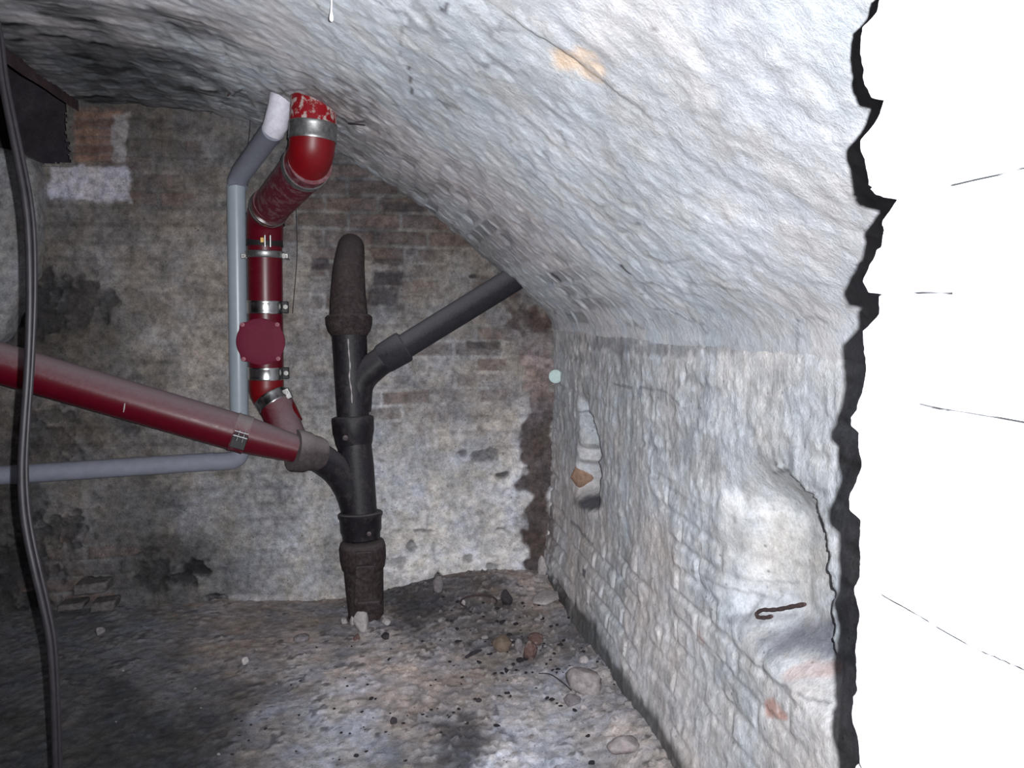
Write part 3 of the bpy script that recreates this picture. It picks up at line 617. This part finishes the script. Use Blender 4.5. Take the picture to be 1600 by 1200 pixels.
m = MB(); c0 = atY(569, 915, 3.365); m.box(c0, (0.040, 0, 0), (0, .010, 0), (0.006, 0, 0.09)); m.build('foot_panel', M_rust, stack, bevel=0.005)
m = MB(); c0 = atY(576, 948, 3.35); m.box(c0, (0.050, 0, 0), (0, .016, 0), (0.0, 0, 0.028)); m.build('foot_flange', M_rust, stack, bevel=0.008)
seg('lower_collar', atY(565, 843, 3.478), atY(563, 800, 3.49), [(0, .078), (0.05, .084), (.25, .086), (.32, .091), (.78, .094), (.86, .100), (.96, .101), (1.0, .095), (1.0, .07)], M_iron, stack)
seg('stack_pipe', atY(563, 805, 3.492), atY(551, 655, 3.54), [(0, .076), (.5, .079), (1, .072)], M_iron, stack)
seg('middle_collar', atY(554, 706, 3.53), atY(551, 650, 3.545), [(0, .070), (.25, .083), (.45, .088), (.55, .093), (.9, .095), (.97, .093), (1, .08)], M_iron, stack)
seg('upper_pipe', atY(552, 655, 3.543), atY(545, 505, 3.60), [(0, .072), (.5, .076), (1, .080)], M_iron, stack)
seg('top_collar', atY(546, 525, 3.59), atY(545, 493, 3.60), [(0, .080), (.25, .096), (.55, .104), (.9, .106), (1, .098)], M_rust, stack)
m = MB(); m.tube(smoothpath(Ppx([(545, 497, 3.605), (544, 460, 3.62), (545, 420, 3.66), (548, 390, 3.74), (550, 375, 3.86)]), 24), list(np.linspace(.088, .056, 24)), 36)
m.build('top_elbow', M_rust, stack)
# left arm of the stack: sweeps out to a dusty hub
m = MB(); pth = smoothpath(Ppx([(566, 850, 3.50), (558, 805, 3.50), (546, 765, 3.495), (526, 735, 3.475), (500, 715, 3.44), (485, 708, 3.42)]), 26); m.tube(pth, list(np.linspace(.066, .066, 26)), 32)
m.build('left_branch', M_iron, stack)
hd = atY(455, 700, 3.37)-atY(500, 709, 3.43)
seg('branch_hub', atY(504, 710, 3.435), atY(458, 703, 3.375), [(0, .067), (.15, .075), (.4, .078), (.55, .088), (.92, .092), (1, .088), (1, .06)], M_irondust, stack)
# right arm
m = MB(); pth = smoothpath(Ppx([(556, 640, 3.56), (562, 598, 3.56), (588, 570, 3.55), (622, 549, 3.54)]), 24); m.tube(pth, list(np.linspace(.070, .062, 24)), 32)
m.build('right_branch', M_iron, stack)
seg('branch_socket', atY(592, 565, 3.55), atY(634, 540, 3.54), [(0, .055), (.2, .070), (.85, .074), (.95, .072), (1, .06)], M_diag, stack)
seg('branch_pipe', atY(615, 552, 3.54), atY(832, 418, 3.76), [(0, .057), (.5, .060), (1, .062)], M_diag, stack)
m = MB()
for t_ in np.linspace(0, 1, 2): pass
m.lathe(atY(540, 684, 3.44), -FW, [(0, .012), (.006, .012), (.006, .008), (.008, .005)], 14); m.build('cast_mark', M_irondust, stack)
m = MB(); m.lathe(atY(577, 834, 3.385), -FW, [(0, .010), (.006, .010), (.008, .005)], 14); m.build('cast_mark', M_irondust, stack)
# lime run down the upper pipe
m = MB(); lp = Ppx([(544, 530, 3.506), (545, 550, 3.498), (547, 572, 3.492), (546, 590, 3.486), (549, 610, 3.478), (550, 630, 3.470)])
m.tube(smoothpath(lp, 20), [0.0028+0.0014*math.sin(i*1.9) for i in range(20)], 8)
o_ = m.build('lime_run', M_stonepale, stack); o_['label'] = 'thin white lime run'

# ---- red vertical drain
redt = thing('red_drain_pipe', atY(414, 600, 3.56), 'upright dark red drain pipe with steel clamps and round cover, beside the grey pipe', 'drain pipe')
R0 = 0.0755
pt = at_vault(491, 168)
ytop = min(pt[1], 3.35)
top_a = atY(492, 118, ytop+0.02); top_b = atY(489, 205, ytop-0.22)
# section through the vault
yt = 2.93
seg('mortar_smeared_pipe', atY(492, 125, yt+.02), atY(489, 205, yt), [(0, .082), (1, .083)], M_redtop, redt)
ax_top = atY(492, 125, yt)-atY(489, 205, yt)
band('upper_clamp', atY(489, 207, yt), ax_top, .082, .062, M_steeldull, redt)
m = MB(); m.tube(roundpath(Ppx([(489, 210, yt), (487, 238, yt+.01), (474, 268, yt+.10)]), 0.12, 10), .0815, 40); m.build('bright_elbow', M_redbright, redt)
c1 = atY(477, 262, yt+.085); a1 = atY(487, 238, yt+.01); d_ = atY(420, 322, 3.45)-c1
m = MB(); m.tube([c1-d_*0.12, c1, atY(430, 315, 3.40), atY(421, 327, 3.47)], [.083, .083, .079, .078], 40); m.build('dusty_pipe', M_reddust, redt)
band('slanted_clamp', c1, d_, .083, .030, M_steeldull, redt, 0.004)
cs = atY(473, 271, yt-0.0)
for k in range(3): bolt_at(atY(464+9*k, 271+1.0*k, yt+.02), -FW, redt, 0.0075, 0.014)
m = MB(); m.tube(Ppx([(462, 270, yt+.03), (492, 276, yt+.03)]), .004, 8); m.build('clamp_screw', M_zinc, redt)
m = MB(); m.tube(roundpath(Ppx([(425, 318, 3.42), (414, 335, 3.52), (413.5, 372, 3.56)]), 0.10, 8), .078, 40); m.build('offset_elbow', M_red, redt)
c2 = atY(421, 325, 3.46); d2_ = atY(414, 340, 3.54)-atY(430, 315, 3.38)
band('lower_slanted_clamp', c2, d2_, .079, .028, M_steel, redt, 0.004)
for k in range(2): bolt_at(atY(420+10*k, 327, 3.36), -FW, redt, 0.007, 0.014)
band('rubber_sleeve', atY(415, 343, 3.545), (0.02, 0.02, 1), .078, .050, M_rubber, redt, 0.003)
vert = lambda y: atY(413.5+0.012*(y-370), y, 3.56)
seg('main_pipe', vert(352), vert(604), [(0, .0745), (1, .0755)], M_red, redt)
band('black_band', vert(376), vert(352)-vert(400), .0755, .052, M_rubber, redt, 0.002)
m = MB()
for dx in (-0.5, 8): m.lathe(atY(414.5+dx, 386, 3.470), vert(352)-vert(400), [(0, .005), (.05, .005)], 10)
m.build('clamp_lugs', M_steel, redt)
m = MB(); m.box(atY(410, 375, 3.474), (0.007, 0, 0), (0, .003, 0), (0, 0, 0.010)); o_ = m.build('yellow_mark', plain('yellow_mark_paint', (0.8, 0.5, 0.12), 0.5), redt); o_['label'] = 'small yellow mark on the clamp'
bw = band('wall_bracket', vert(398), vert(352)-vert(400), .076, .030, M_steeldull, redt, 0.005)
for xx in (443, 384):
    m = MB(); m.box(atY(xx, 400, 3.56), (0.020, 0, 0), (0, .006, 0), (0, 0, .011)); m.build('bracket_ear', M_steeldull, redt, bevel=.002)
    m = MB(); m.tube([atY(xx, 401, 3.56), atY(xx, 401, 3.56)+np.array([0, .19, 0])], .006, 10); m.build('bracket_rod', M_steeldull, redt)
bolt_at(atY(445, 401, 3.555), -FW, redt, 0.012, 0.02); bolt_at(atY(384, 401, 3.555), -FW, redt, 0.008, 0.02)
for yy in (480, 583):
    band('steel_clamp', vert(yy), vert(yy-20)-vert(yy+20), .0755, .056, M_steel, redt)
    m = MB(); m.box(vert(yy)+np.array([.086, -.01, 0]), (0.014, 0, 0), (0, .012, 0), (0, 0, .026)); m.build('clamp_block', M_rubber, redt, bevel=.003)
    bolt_at(vert(yy)+np.array([.092, -.02, 0.0]), -FW, redt, 0.011, 0.016)
# inspection cover
cc = atY(407, 534, 3.455); m = MB()
fx = np.array([1, 0, 0.0]); fz = np.array([0, 0, 1.0]); fy = np.array([0, 1.0, 0])
def rad(a):   # round plate with four small ears
    return (.101)+.013*max(0, math.cos(4*(a-math.pi/4)))**6
prof = [(0.0, 0.0), (0.0, .5), (0.0, .93), (0.004, 1.0), (0.018, 1.0), (0.022, .96), (0.05, .72)]
vs = []; fs = []; ns = 64
for t_, k_ in prof:
    for i in range(ns):
        a = 2*math.pi*i/ns; vs.append(cc+fy*t_+max(k_, 1e-3)*rad(a)*(math.cos(a)*fx+math.sin(a)*fz))
for j in range(len(prof)-1):
    for i in range(ns): fs.append((j*ns+i, j*ns+(i+1) % ns, (j+1)*ns+(i+1) % ns, (j+1)*ns+i))
m.add(vs, fs); cov = m.build('inspection_cover', M_cover, redt)
for sx_ in (-1, 1):
    for sz_ in (-1, 1):
        mm = MB(); mm.lathe(cc+fx*sx_*.072+fz*sz_*.074+fy*.001, -fy, [(0, .0095), (.005, .009), (.006, .004), (.003, .001)], 12); mm.build('bolt', M_coverbolt, cov)
m = MB(); m.lathe(cc+fy*.02, fy, [(0, .085), (.03, .078), (.10, .06)], 40); m.build('access_neck', M_red, redt)
# lower elbow, tilted clamp, and the leg into the wye
m = MB(); m.tube(roundpath([vert(592), atY(416, 612, 3.555), atY(434, 636, 3.53), atY(447, 665, 3.50)], 0.09, 8), .0755, 40); m.build('lower_elbow', M_redbright, redt)
ct = atY(428, 627, 3.535); dt = atY(445, 655, 3.50)-atY(415, 606, 3.56)
band('tilted_clamp', ct, dt, .0755, .050, M_steel, redt)
m = MB(); q = atY(449, 615, 3.50); m.box(q, (0.014, 0, 0.006), (0, .012, 0), (-.010, 0, .022)); m.build('clamp_block', M_steeldull, redt, bevel=.003); bolt_at(atY(448, 613, 3.48), -FW, redt, .0095, .016)
m = MB(); m.tube(smoothpath([atY(431, 632, 3.53), atY(444, 662, 3.49), atY(459, 695, 3.42), atY(472, 706, 3.39)], 14), list(np.linspace(.0765, .064, 14)), 40); m.build('wye_leg', M_red, redt)

# ---- red sloping drain
slope = thing('sloping_red_pipe', atY(200, 620, 3.30), 'long dark red pipe with dusty top, sloping from the left edge down to the stack', 'drain pipe')
sl_a, sl_b = atY(-110, 535, 3.20), atY(376, 677, 3.35)
sl_a = sl_b+(sl_a-sl_b)*1.55
m = MB(); m.tube([sl_a, sl_b], .079, 44); m.build('long_pipe', M_red, slope)
m = MB(); m.tube([sl_b, atY(465, 702, 3.375)], [.080, .058], 44); m.build('wye_pipe', M_red, slope)
band('pipe_coupling', sl_b, sl_b-sl_a, .079, .062, M_reddust, slope, .002)
m = MB(); dd = (sl_b-sl_a)/np.linalg.norm(sl_b-sl_a); up = np.array([0, 0, 1.0]); up = up-dd*(up@dd); up /= np.linalg.norm(up)
cb = atY(376, 682, 3.255); m.box(cb-up*.022, dd*.030, (0, .004, 0), up*.030); m.build('coupling_plate', M_rubber, slope, bevel=.002)
m = MB()
for off in (-.010, .012): m.tube([cb-fy*.008+dd*off-up*.02, cb-fy*.008+dd*off+up*.026], .0045, 10)
for off in (.018, -.001): m.tube([cb-fy*.010-dd*.028+up*off, cb-fy*.010+dd*.028+up*off], .004, 8)
m.build('coupling_screw', M_steel, slope)
m = MB(); m.tube(Ppx([(195, 630, 3.21), (194, 638, 3.208), (193, 644, 3.208)]), [.002, .003, .0015], 8); o_ = m.build('drip_mark', M_stonepale, slope); o_['label'] = 'pale drip mark'

# ---- grey waste pipe
gp = thing('grey_waste_pipe', atY(372, 650, 3.69), 'thin pale grey plastic pipe running down the end wall and off to the left edge', 'waste pipe')
rg = .0415
gv0, gv1 = atY(369, 290, 3.68), atY(374, 655, 3.68)
m = MB(); m.tube([gv0, gv1], rg, 32); m.build('vertical_pipe', M_pvc, gp)
m = MB(); m.tube(roundpath(Ppx([(376, 650, 3.68), (376, 719, 3.68), (330, 722, 3.68)]), 0.055, 12), rg, 32); m.build('elbow', M_pvcside, gp)
m = MB(); g0, g1 = atY(335, 721, 3.68), atY(-140, 752, 3.66); m.tube([g0, g0+(g1-g0)*1.35], rg+.0008, 32); m.build('horizontal_pipe', M_pvcside, gp)
vs_ = at_vault(439, 158); yv = min(vs_[1], 3.2)
m = MB(); m.tube([atY(372, 294, 3.67), atY(371, 284, 3.68), atY(377, 270, 3.64), atY(427, 203, yv+.02)], [rg+.002, rg+.0035, rg+.003, rg+.001], 32); m.build('slanted_pipe', M_pvcside, gp)
vs_ = at_vault(439, 158); yv = min(vs_[1], 3.2)
m = MB(); m.tube(Ppx([(425, 206, yv+.02), (431, 195, yv), (438, 165, yv-.02), (440, 150, yv-.02), (443, 118, yv)]), [rg*.95, rg*1.08, rg*1.04, rg*1.02, rg*.98], 32); m.build('pipe_socket', M_white, gp)

# ---- hanging cable
ctop = at_vault(-14, 15)
cpts = [(-14, 15), (-4, 60), (3, 120), (14, 180), (28, 250), (39, 310), (45, 370), (47, 450), (46, 520), (43, 590), (38, 660), (34, 730), (36, 790), (43, 840), (55, 895), (67, 945), (78, 1000), (83, 1060), (86, 1130), (88, 1210), (90, 1400), (85, 1800)]
ys = np.interp([p[1] for p in cpts], [15, 300, 900, 1800], [min(ctop[1], 1.75), 1.72, 1.66, 1.64])
cp = smoothpath([atY(a, b, y) for (a, b), y in zip(cpts, ys)], 160)
cp = cp[cp[:, 2] > 0.01]
cp[:, 2] = np.minimum(cp[:, 2], vault_z(cp[:, 0])-0.004)
cab = thing('power_cable', cp[-1], 'black cable hanging in a slack line down the left side, nearest the camera', 'cable')
m = MB(); m.tube(cp, .0078, 14); m.build('cable_sheath', M_cable, cab)
m = MB(); m.tube(cp+np.array([.0098, -.002, 0])+np.stack([.0015*np.sin(cp[:, 2]*9), 0*cp[:, 2], 0*cp[:, 2]], -1), .0045, 10); m.build('cable_strand', M_cable, cab)

# ------------------------------------------------------------ small things
rnd = random.Random(4)
def stone_mesh(seed, sx, sy, sz, name, mat):
    import bmesh
    bm = bmesh.new(); bmesh.ops.create_icosphere(bm, subdivisions=3, radius=1.0)
    co = np.array([v.co[:] for v in bm.verts])
    n1 = fbm(co[:, 0]*1.3+seed*3.1, co[:, 1]*1.3, co[:, 2]*1.3, 3, seed); n2 = fbm(co[:, 0]*4+seed, co[:, 1]*4, co[:, 2]*4, 2, seed+5)
    rr = 0.62+0.62*n1+0.22*(n2-0.5)
    # facet: clip by a few planes
    r_ = random.Random(seed)
    co = co*rr[:, None]
    for _ in range(7):
        d = np.array([r_.gauss(0, 1) for _ in range(3)]); d /= np.linalg.norm(d); lim = r_.uniform(0.55, 0.8)
        ex = np.maximum(co@d-lim, 0); co = co-ex[:, None]*d*0.9
    co *= np.array([sx, sy, sz]); co[:, 2] -= co[:, 2].min()*0.75
    for v, c in zip(bm.verts, co): v.co = c
    me = bpy.data.meshes.new(name); bm.to_mesh(me); bm.free(); me.materials.append(mat)
    me.polygons.foreach_set('use_smooth', [True]*len(me.polygons))
    return me
def stone(name, px, py, w, h, mat, seed, label, cat, group=None, deep=1.0, rz=None, p=None):
    if p is None: p = at_floor(px, py)
    s = p[1]/FPX*1.0
    me = stone_mesh(seed, w*s*0.62, w*s*0.55*deep, h*s*0.85, name, mat)
    o = bpy.data.objects.new(name, me); COL.objects.link(o); o.location = Vector(p)+Vector((0, 0, -0.003))
    o.rotation_euler = (0, 0, rz if rz is not None else random.Random(seed).uniform(-1, 1))
    return tag(o, label, cat, group)
stone('stone', 565, 983, 22, 24, M_stonepale, 3, 'pale grey stone, the largest leaning at the foot of the black stack', 'stone')
stone('stone', 538, 974, 11, 8, M_stonepale, 5, 'small flat pale stone, leftmost at the foot of the black stack', 'stone')
stone('stone', 551, 976, 8, 11, M_stonepale, 7, 'tiny white upright stone between two paler ones at the stack foot', 'stone')
stone('stone', 604, 975, 14, 9, M_stonepale, 8, 'small white stone just right of the black stack foot', 'stone')
stone('stone', 557, 1000, 10, 9, M_brick, 9, 'small reddish round pebble on the floor in front of the black stack', 'stone')
stone('coal_lump', 603, 997, 14, 7, M_stonedark, 10, 'small black lump on bare floor, right in front of the stack foot', 'coal')
stone('stone', 724, 948, 8, 10, M_stonepale, 11, 'small white chip on the dark dirt between stack and corner', 'stone')
stone('stone', 791, 944, 20, 18, M_stonedark, 12, 'dark rounded stone on the rubble close to the corner of the room', 'stone')
stone('brick_chunk', 828, 1030, 22, 26, M_brick, 13, 'reddish brown brick chunk, upright on the rubble near the right wall', 'brick')
stone('brick_chunk', 785, 1014, 30, 18, plain('ochre_brick', (0.19, 0.145, 0.115), 0.95, 0, .1, None, 0, .3, 1.0, 60), 14, 'yellowish brown brick chunk, left of the reddish ones on the rubble', 'brick')
stone('brick_chunk', 810, 1016, 16, 16, M_stonegrey, 15, 'small grey brown lump between the ochre and the reddish brick chunk', 'brick')
stone('brick_chunk', 836, 1008, 24, 16, M_brick, 16, 'dusty brick lump just behind the upright reddish chunk', 'brick')
stone('stone', 912, 1034, 16, 10, M_stonepale, 17, 'small white stone beside the base of the right wall, behind the large slab', 'stone')
stone('mortar_slab', 915, 1078, 54, 30, M_slab, 18, 'large pale mortar slab lying against the base of the right wall', 'rubble')
stone('stone', 895, 1100, 26, 12, M_stonegrey, 28, 'flat grey stone tucked under the large pale mortar slab', 'stone')
stone('mortar_slab', 975, 1172, 48, 20, M_slab, 19, 'flat pale slab at the right wall base near the bottom of the photo', 'rubble')
stone('stone', 912, 1107, 12, 8, M_stonepale, 20, 'white chip on the floor below the large mortar slab', 'stone')
stone('stone', 855, 935, 38, 8, M_stonepale, 21, 'low beige mound of mortar in the corner of the room', 'rubble', deep=2.0)
stone('stone', 472, 1000, 22, 9, M_stonegrey, 22, 'low brownish lump on the floor left of the stack', 'stone')
stone('stone', 383, 1037, 12, 8, M_stonepale, 23, 'lone pale pebble on the floor, left of centre', 'stone')
stone('stone', 157, 990, 14, 8, M_stonegrey, 24, 'grey pebble on the floor close to the left end of the end wall', 'stone')
stone('stone', 684, 925, 16, 22, M_stonegrey, 25, 'grey upright lump against the foot of the end wall, right of the stack', 'stone')
stone('coal_lump', 748, 1096, 8, 6, M_stonedark, 26, 'single black speck of coal on the open floor in the middle', 'coal')
stone('coal_lump', 615, 1130, 10, 9, M_stonedark, 27, 'dark clod on the floor near the bottom centre', 'coal')
stone('stone', 848, 902, 14, 26, M_stonepale, 29, 'white oval stone set upright in the dark corner', 'stone', p=atY(848, 898, 3.76))
# brick fragments lying in a row along the foot of the end wall at left
for i, (a, b, w_, h_, l_) in enumerate([(146, 915, 46, 16, 'grey brick fragment, upper one at the foot of the end wall on the left'), (165, 943, 34, 15, 'pale brick fragment, lower right one at the foot of the end wall on the left'), (115, 944, 36, 10, 'flat grey brick fragment, lower left one at the foot of the end wall')]):
    p_ = atY(a, b, 3.70); m = MB(); hx, hz = w_*.5*3.7/FPX, h_*.5*3.7/FPX
    m.box((0, 0, hz), (hx, 0, .004), (0, .05, 0), (0.003, 0, hz)); o_ = m.build('brick_fragment', M_fragment, None, bevel=.010); o_.location = Vector(p_)-Vector((0, 0, hz)); tag(o_, l_, 'brick')
# scattered countable rubble
kinds = [('gravel_chip', M_stonepale, 'pale gravel chip in the rubble strewn near the right wall', 'pale chips near the right wall'),
         ('coal_chip', M_stonedark, 'black coal chip in the rubble strewn near the right wall', 'dark chips near the right wall')]
protos = {}
for name, mat, lab, grp in kinds:
    protos[name] = [stone_mesh(100+i+(50 if mat is M_stonedark else 0), 1, 1, .7, name, mat) for i in range(5)]
def chips(n, name, lab, grp, cat, reg, lo, hi, seed):
    r_ = random.Random(seed); c = 0
    while c < n:
        px = r_.gauss(reg[0], reg[2]); py = r_.gauss(reg[1], reg[3])
        if py < 925 or py > 1215: continue
        p = at_floor(px, py)
        if p[0] > 0.84 or p[1] > 3.74 or p[0] > .86-.02: continue
        o = bpy.data.objects.new(name, r_.choice(protos[name])); COL.objects.link(o)
        s = r_.uniform(lo, hi)*(1 if r_.random() < .85 else 1.7); o.scale = (s*r_.uniform(.7, 1.4), s, s*r_.uniform(.6, 1)); o.rotation_euler = (r_.uniform(-.3, .3), r_.uniform(-.3, .3), r_.uniform(0, 6.28))
        o.location = (p[0], p[1], floor_z(p[0], p[1])-s*.12); tag(o, lab, cat, grp); c += 1
chips(90, 'gravel_chip', kinds[0][2], kinds[0][3], 'gravel', (850, 1020, 80, 60), .004, .010, 1)
chips(110, 'coal_chip', kinds[1][2], kinds[1][3], 'coal', (830, 1010, 90, 60), .004, .011, 2)
chips(60, 'coal_chip', 'black coal chip scattered on the open floor', 'dark chips on the open floor', 'coal', (560, 1100, 130, 60), .003, .007, 3)
chips(40, 'gravel_chip', 'pale gravel chip scattered on the open floor', 'pale chips on the open floor', 'gravel', (560, 1060, 150, 60), .003, .006, 5)

# rusty hoop half buried by the end wall
m = MB(); c0 = at_floor(748, 944); c0[2] += .012
m.tube([c0+np.array([.085*math.cos(a), .06*math.sin(a), .008*math.sin(a)]) for a in np.linspace(-.5, 3.9, 34)], .0045, 8)
tag(m.build('rusty_hoop', M_nail, None, origin=c0), 'thin rusty hoop half buried in the dirt by the end wall', 'hoop')
# splinter of wood
m = MB(); a_, b_ = at_floor(728, 1030), at_floor(752, 1020); m.tube([a_+fz*.008, (a_+b_)/2+fz*.014, b_+fz*.012], [.006, .009, .004], 7); tag(m.build('wood_splinter', M_wood, None, origin=a_), 'short dark splinter of wood on the floor left of the ochre brick chunk', 'wood')
m = MB(); tw = smoothpath([at_floor(842, 1056)+fz*.01, at_floor(860, 1060)+fz*.016, at_floor(880, 1072)+fz*.012, at_floor(893, 1082)+fz*.008], 16); m.tube(tw, .0022, 6); tag(m.build('twig', M_wood, None, origin=tw[0]), 'thin dark twig on the floor left of the large mortar slab', 'twig')
# bent rusty nail on the ledge of the large niche
m = MB(); pts = [(1258, 944), (1240, 947), (1222, 951), (1205, 953), (1192, 953), (1183, 958), (1184, 964), (1195, 965), (1206, 963)]
nx_ = .90
m.tube(smoothpath([atX(a, b, nx_) for a, b in pts], 40), [0.0038+0.0014*abs(math.sin(i*.8)) for i in range(40)], 8)
tag(m.build('bent_nail', M_nail, None, origin=atX(1222, 951, nx_)), 'bent rusty nail lying on the ledge of the large niche in the right wall', 'nail')
# flash-lit dust orb, added as a round pale disc by the corner
pc = atY(862, 588, 3.70); m = MB(); m.lathe(pc+np.array([.02, .0, 0]), (-.30, -.95, .0), [(-.03, .030), (.006, .034), (.012, .033), (.012, .028), (.009, .027), (.0095, .001)], 32)
tag(m.build('orb_disc', M_orb, None, origin=pc), 'small round pale green white disc standing for a dust orb by the corner', 'disc')
# orange dust orb, built as a brick end in the small niche
pb = atX(914, 745, .91); me = stone_mesh(44, .075, .06, .065, 'orb_lump', M_orborange); o_ = bpy.data.objects.new('orb_lump', me); COL.objects.link(o_); o_.location = Vector(pb)-Vector((0, 0, .03)); tag(o_, 'rounded orange lump standing for a dust orb in the small niche of the right wall', 'brick')
# lime drip from the vault at the top of the frame
pv = at_vault(518, -6); pe = atY(518, 34, pv[1]-.01)
m = MB(); m.tube([pv+fz*.02, pv*.7+pe*.3, pe+fz*.022, pe+fz*.008, pe+fz*.003, pe], [.0018, .0018, .0020, .0048, .0044, .001], 12)
tag(m.build('lime_drip', M_drip, None, origin=pe), 'thin white lime straw with a drop, hanging from the vault at the top', 'stalactite')
# nail in the vault left of the grey pipe
pv = at_vault(366, 147); m = MB(); m.tube([pv+fz*.02, pv-fz*.015-np.array([.02, .03, 0])], .004, 8)
tag(m.build('vault_nail', M_nail, None, origin=pv), 'dark rusty nail stuck in the vault above the grey pipe', 'nail')
# splinter of lath by the hole round the red pipe
a_ = at_vault(545, 190)-fz*.006; b_ = at_vault(570, 191)-fz*.010; m = MB(); m.tube([a_, b_], [.004, .002], 7); tag(m.build('lath_splinter', M_wood, None, origin=a_), 'short dark splinter in the torn plaster right of the red pipe', 'wood')
# thin wire, and a longer dark line standing for pipe shadow on the wall
m = MB(); m.tube(smoothpath(Ppx([(391, 186, 3.70), (390, 205, 3.71), (387, 230, 3.72)]), 12), .0022, 6); tag(m.build('wire', M_wood, None, origin=atY(391, 186, 3.7)), 'short thin wire hanging at the top of the end wall behind the grey pipe', 'wire')
m = MB(); m.tube(smoothpath(Ppx([(462, 305, 3.71), (463, 340, 3.72), (464, 400, 3.73), (457, 490, 3.73)]), 20), .002, 6); tag(m.build('wire', M_wood, None, origin=atY(462, 305, 3.7)), 'long thin dark line for the pipe shadow down the end wall just right of the red pipe', 'wire')
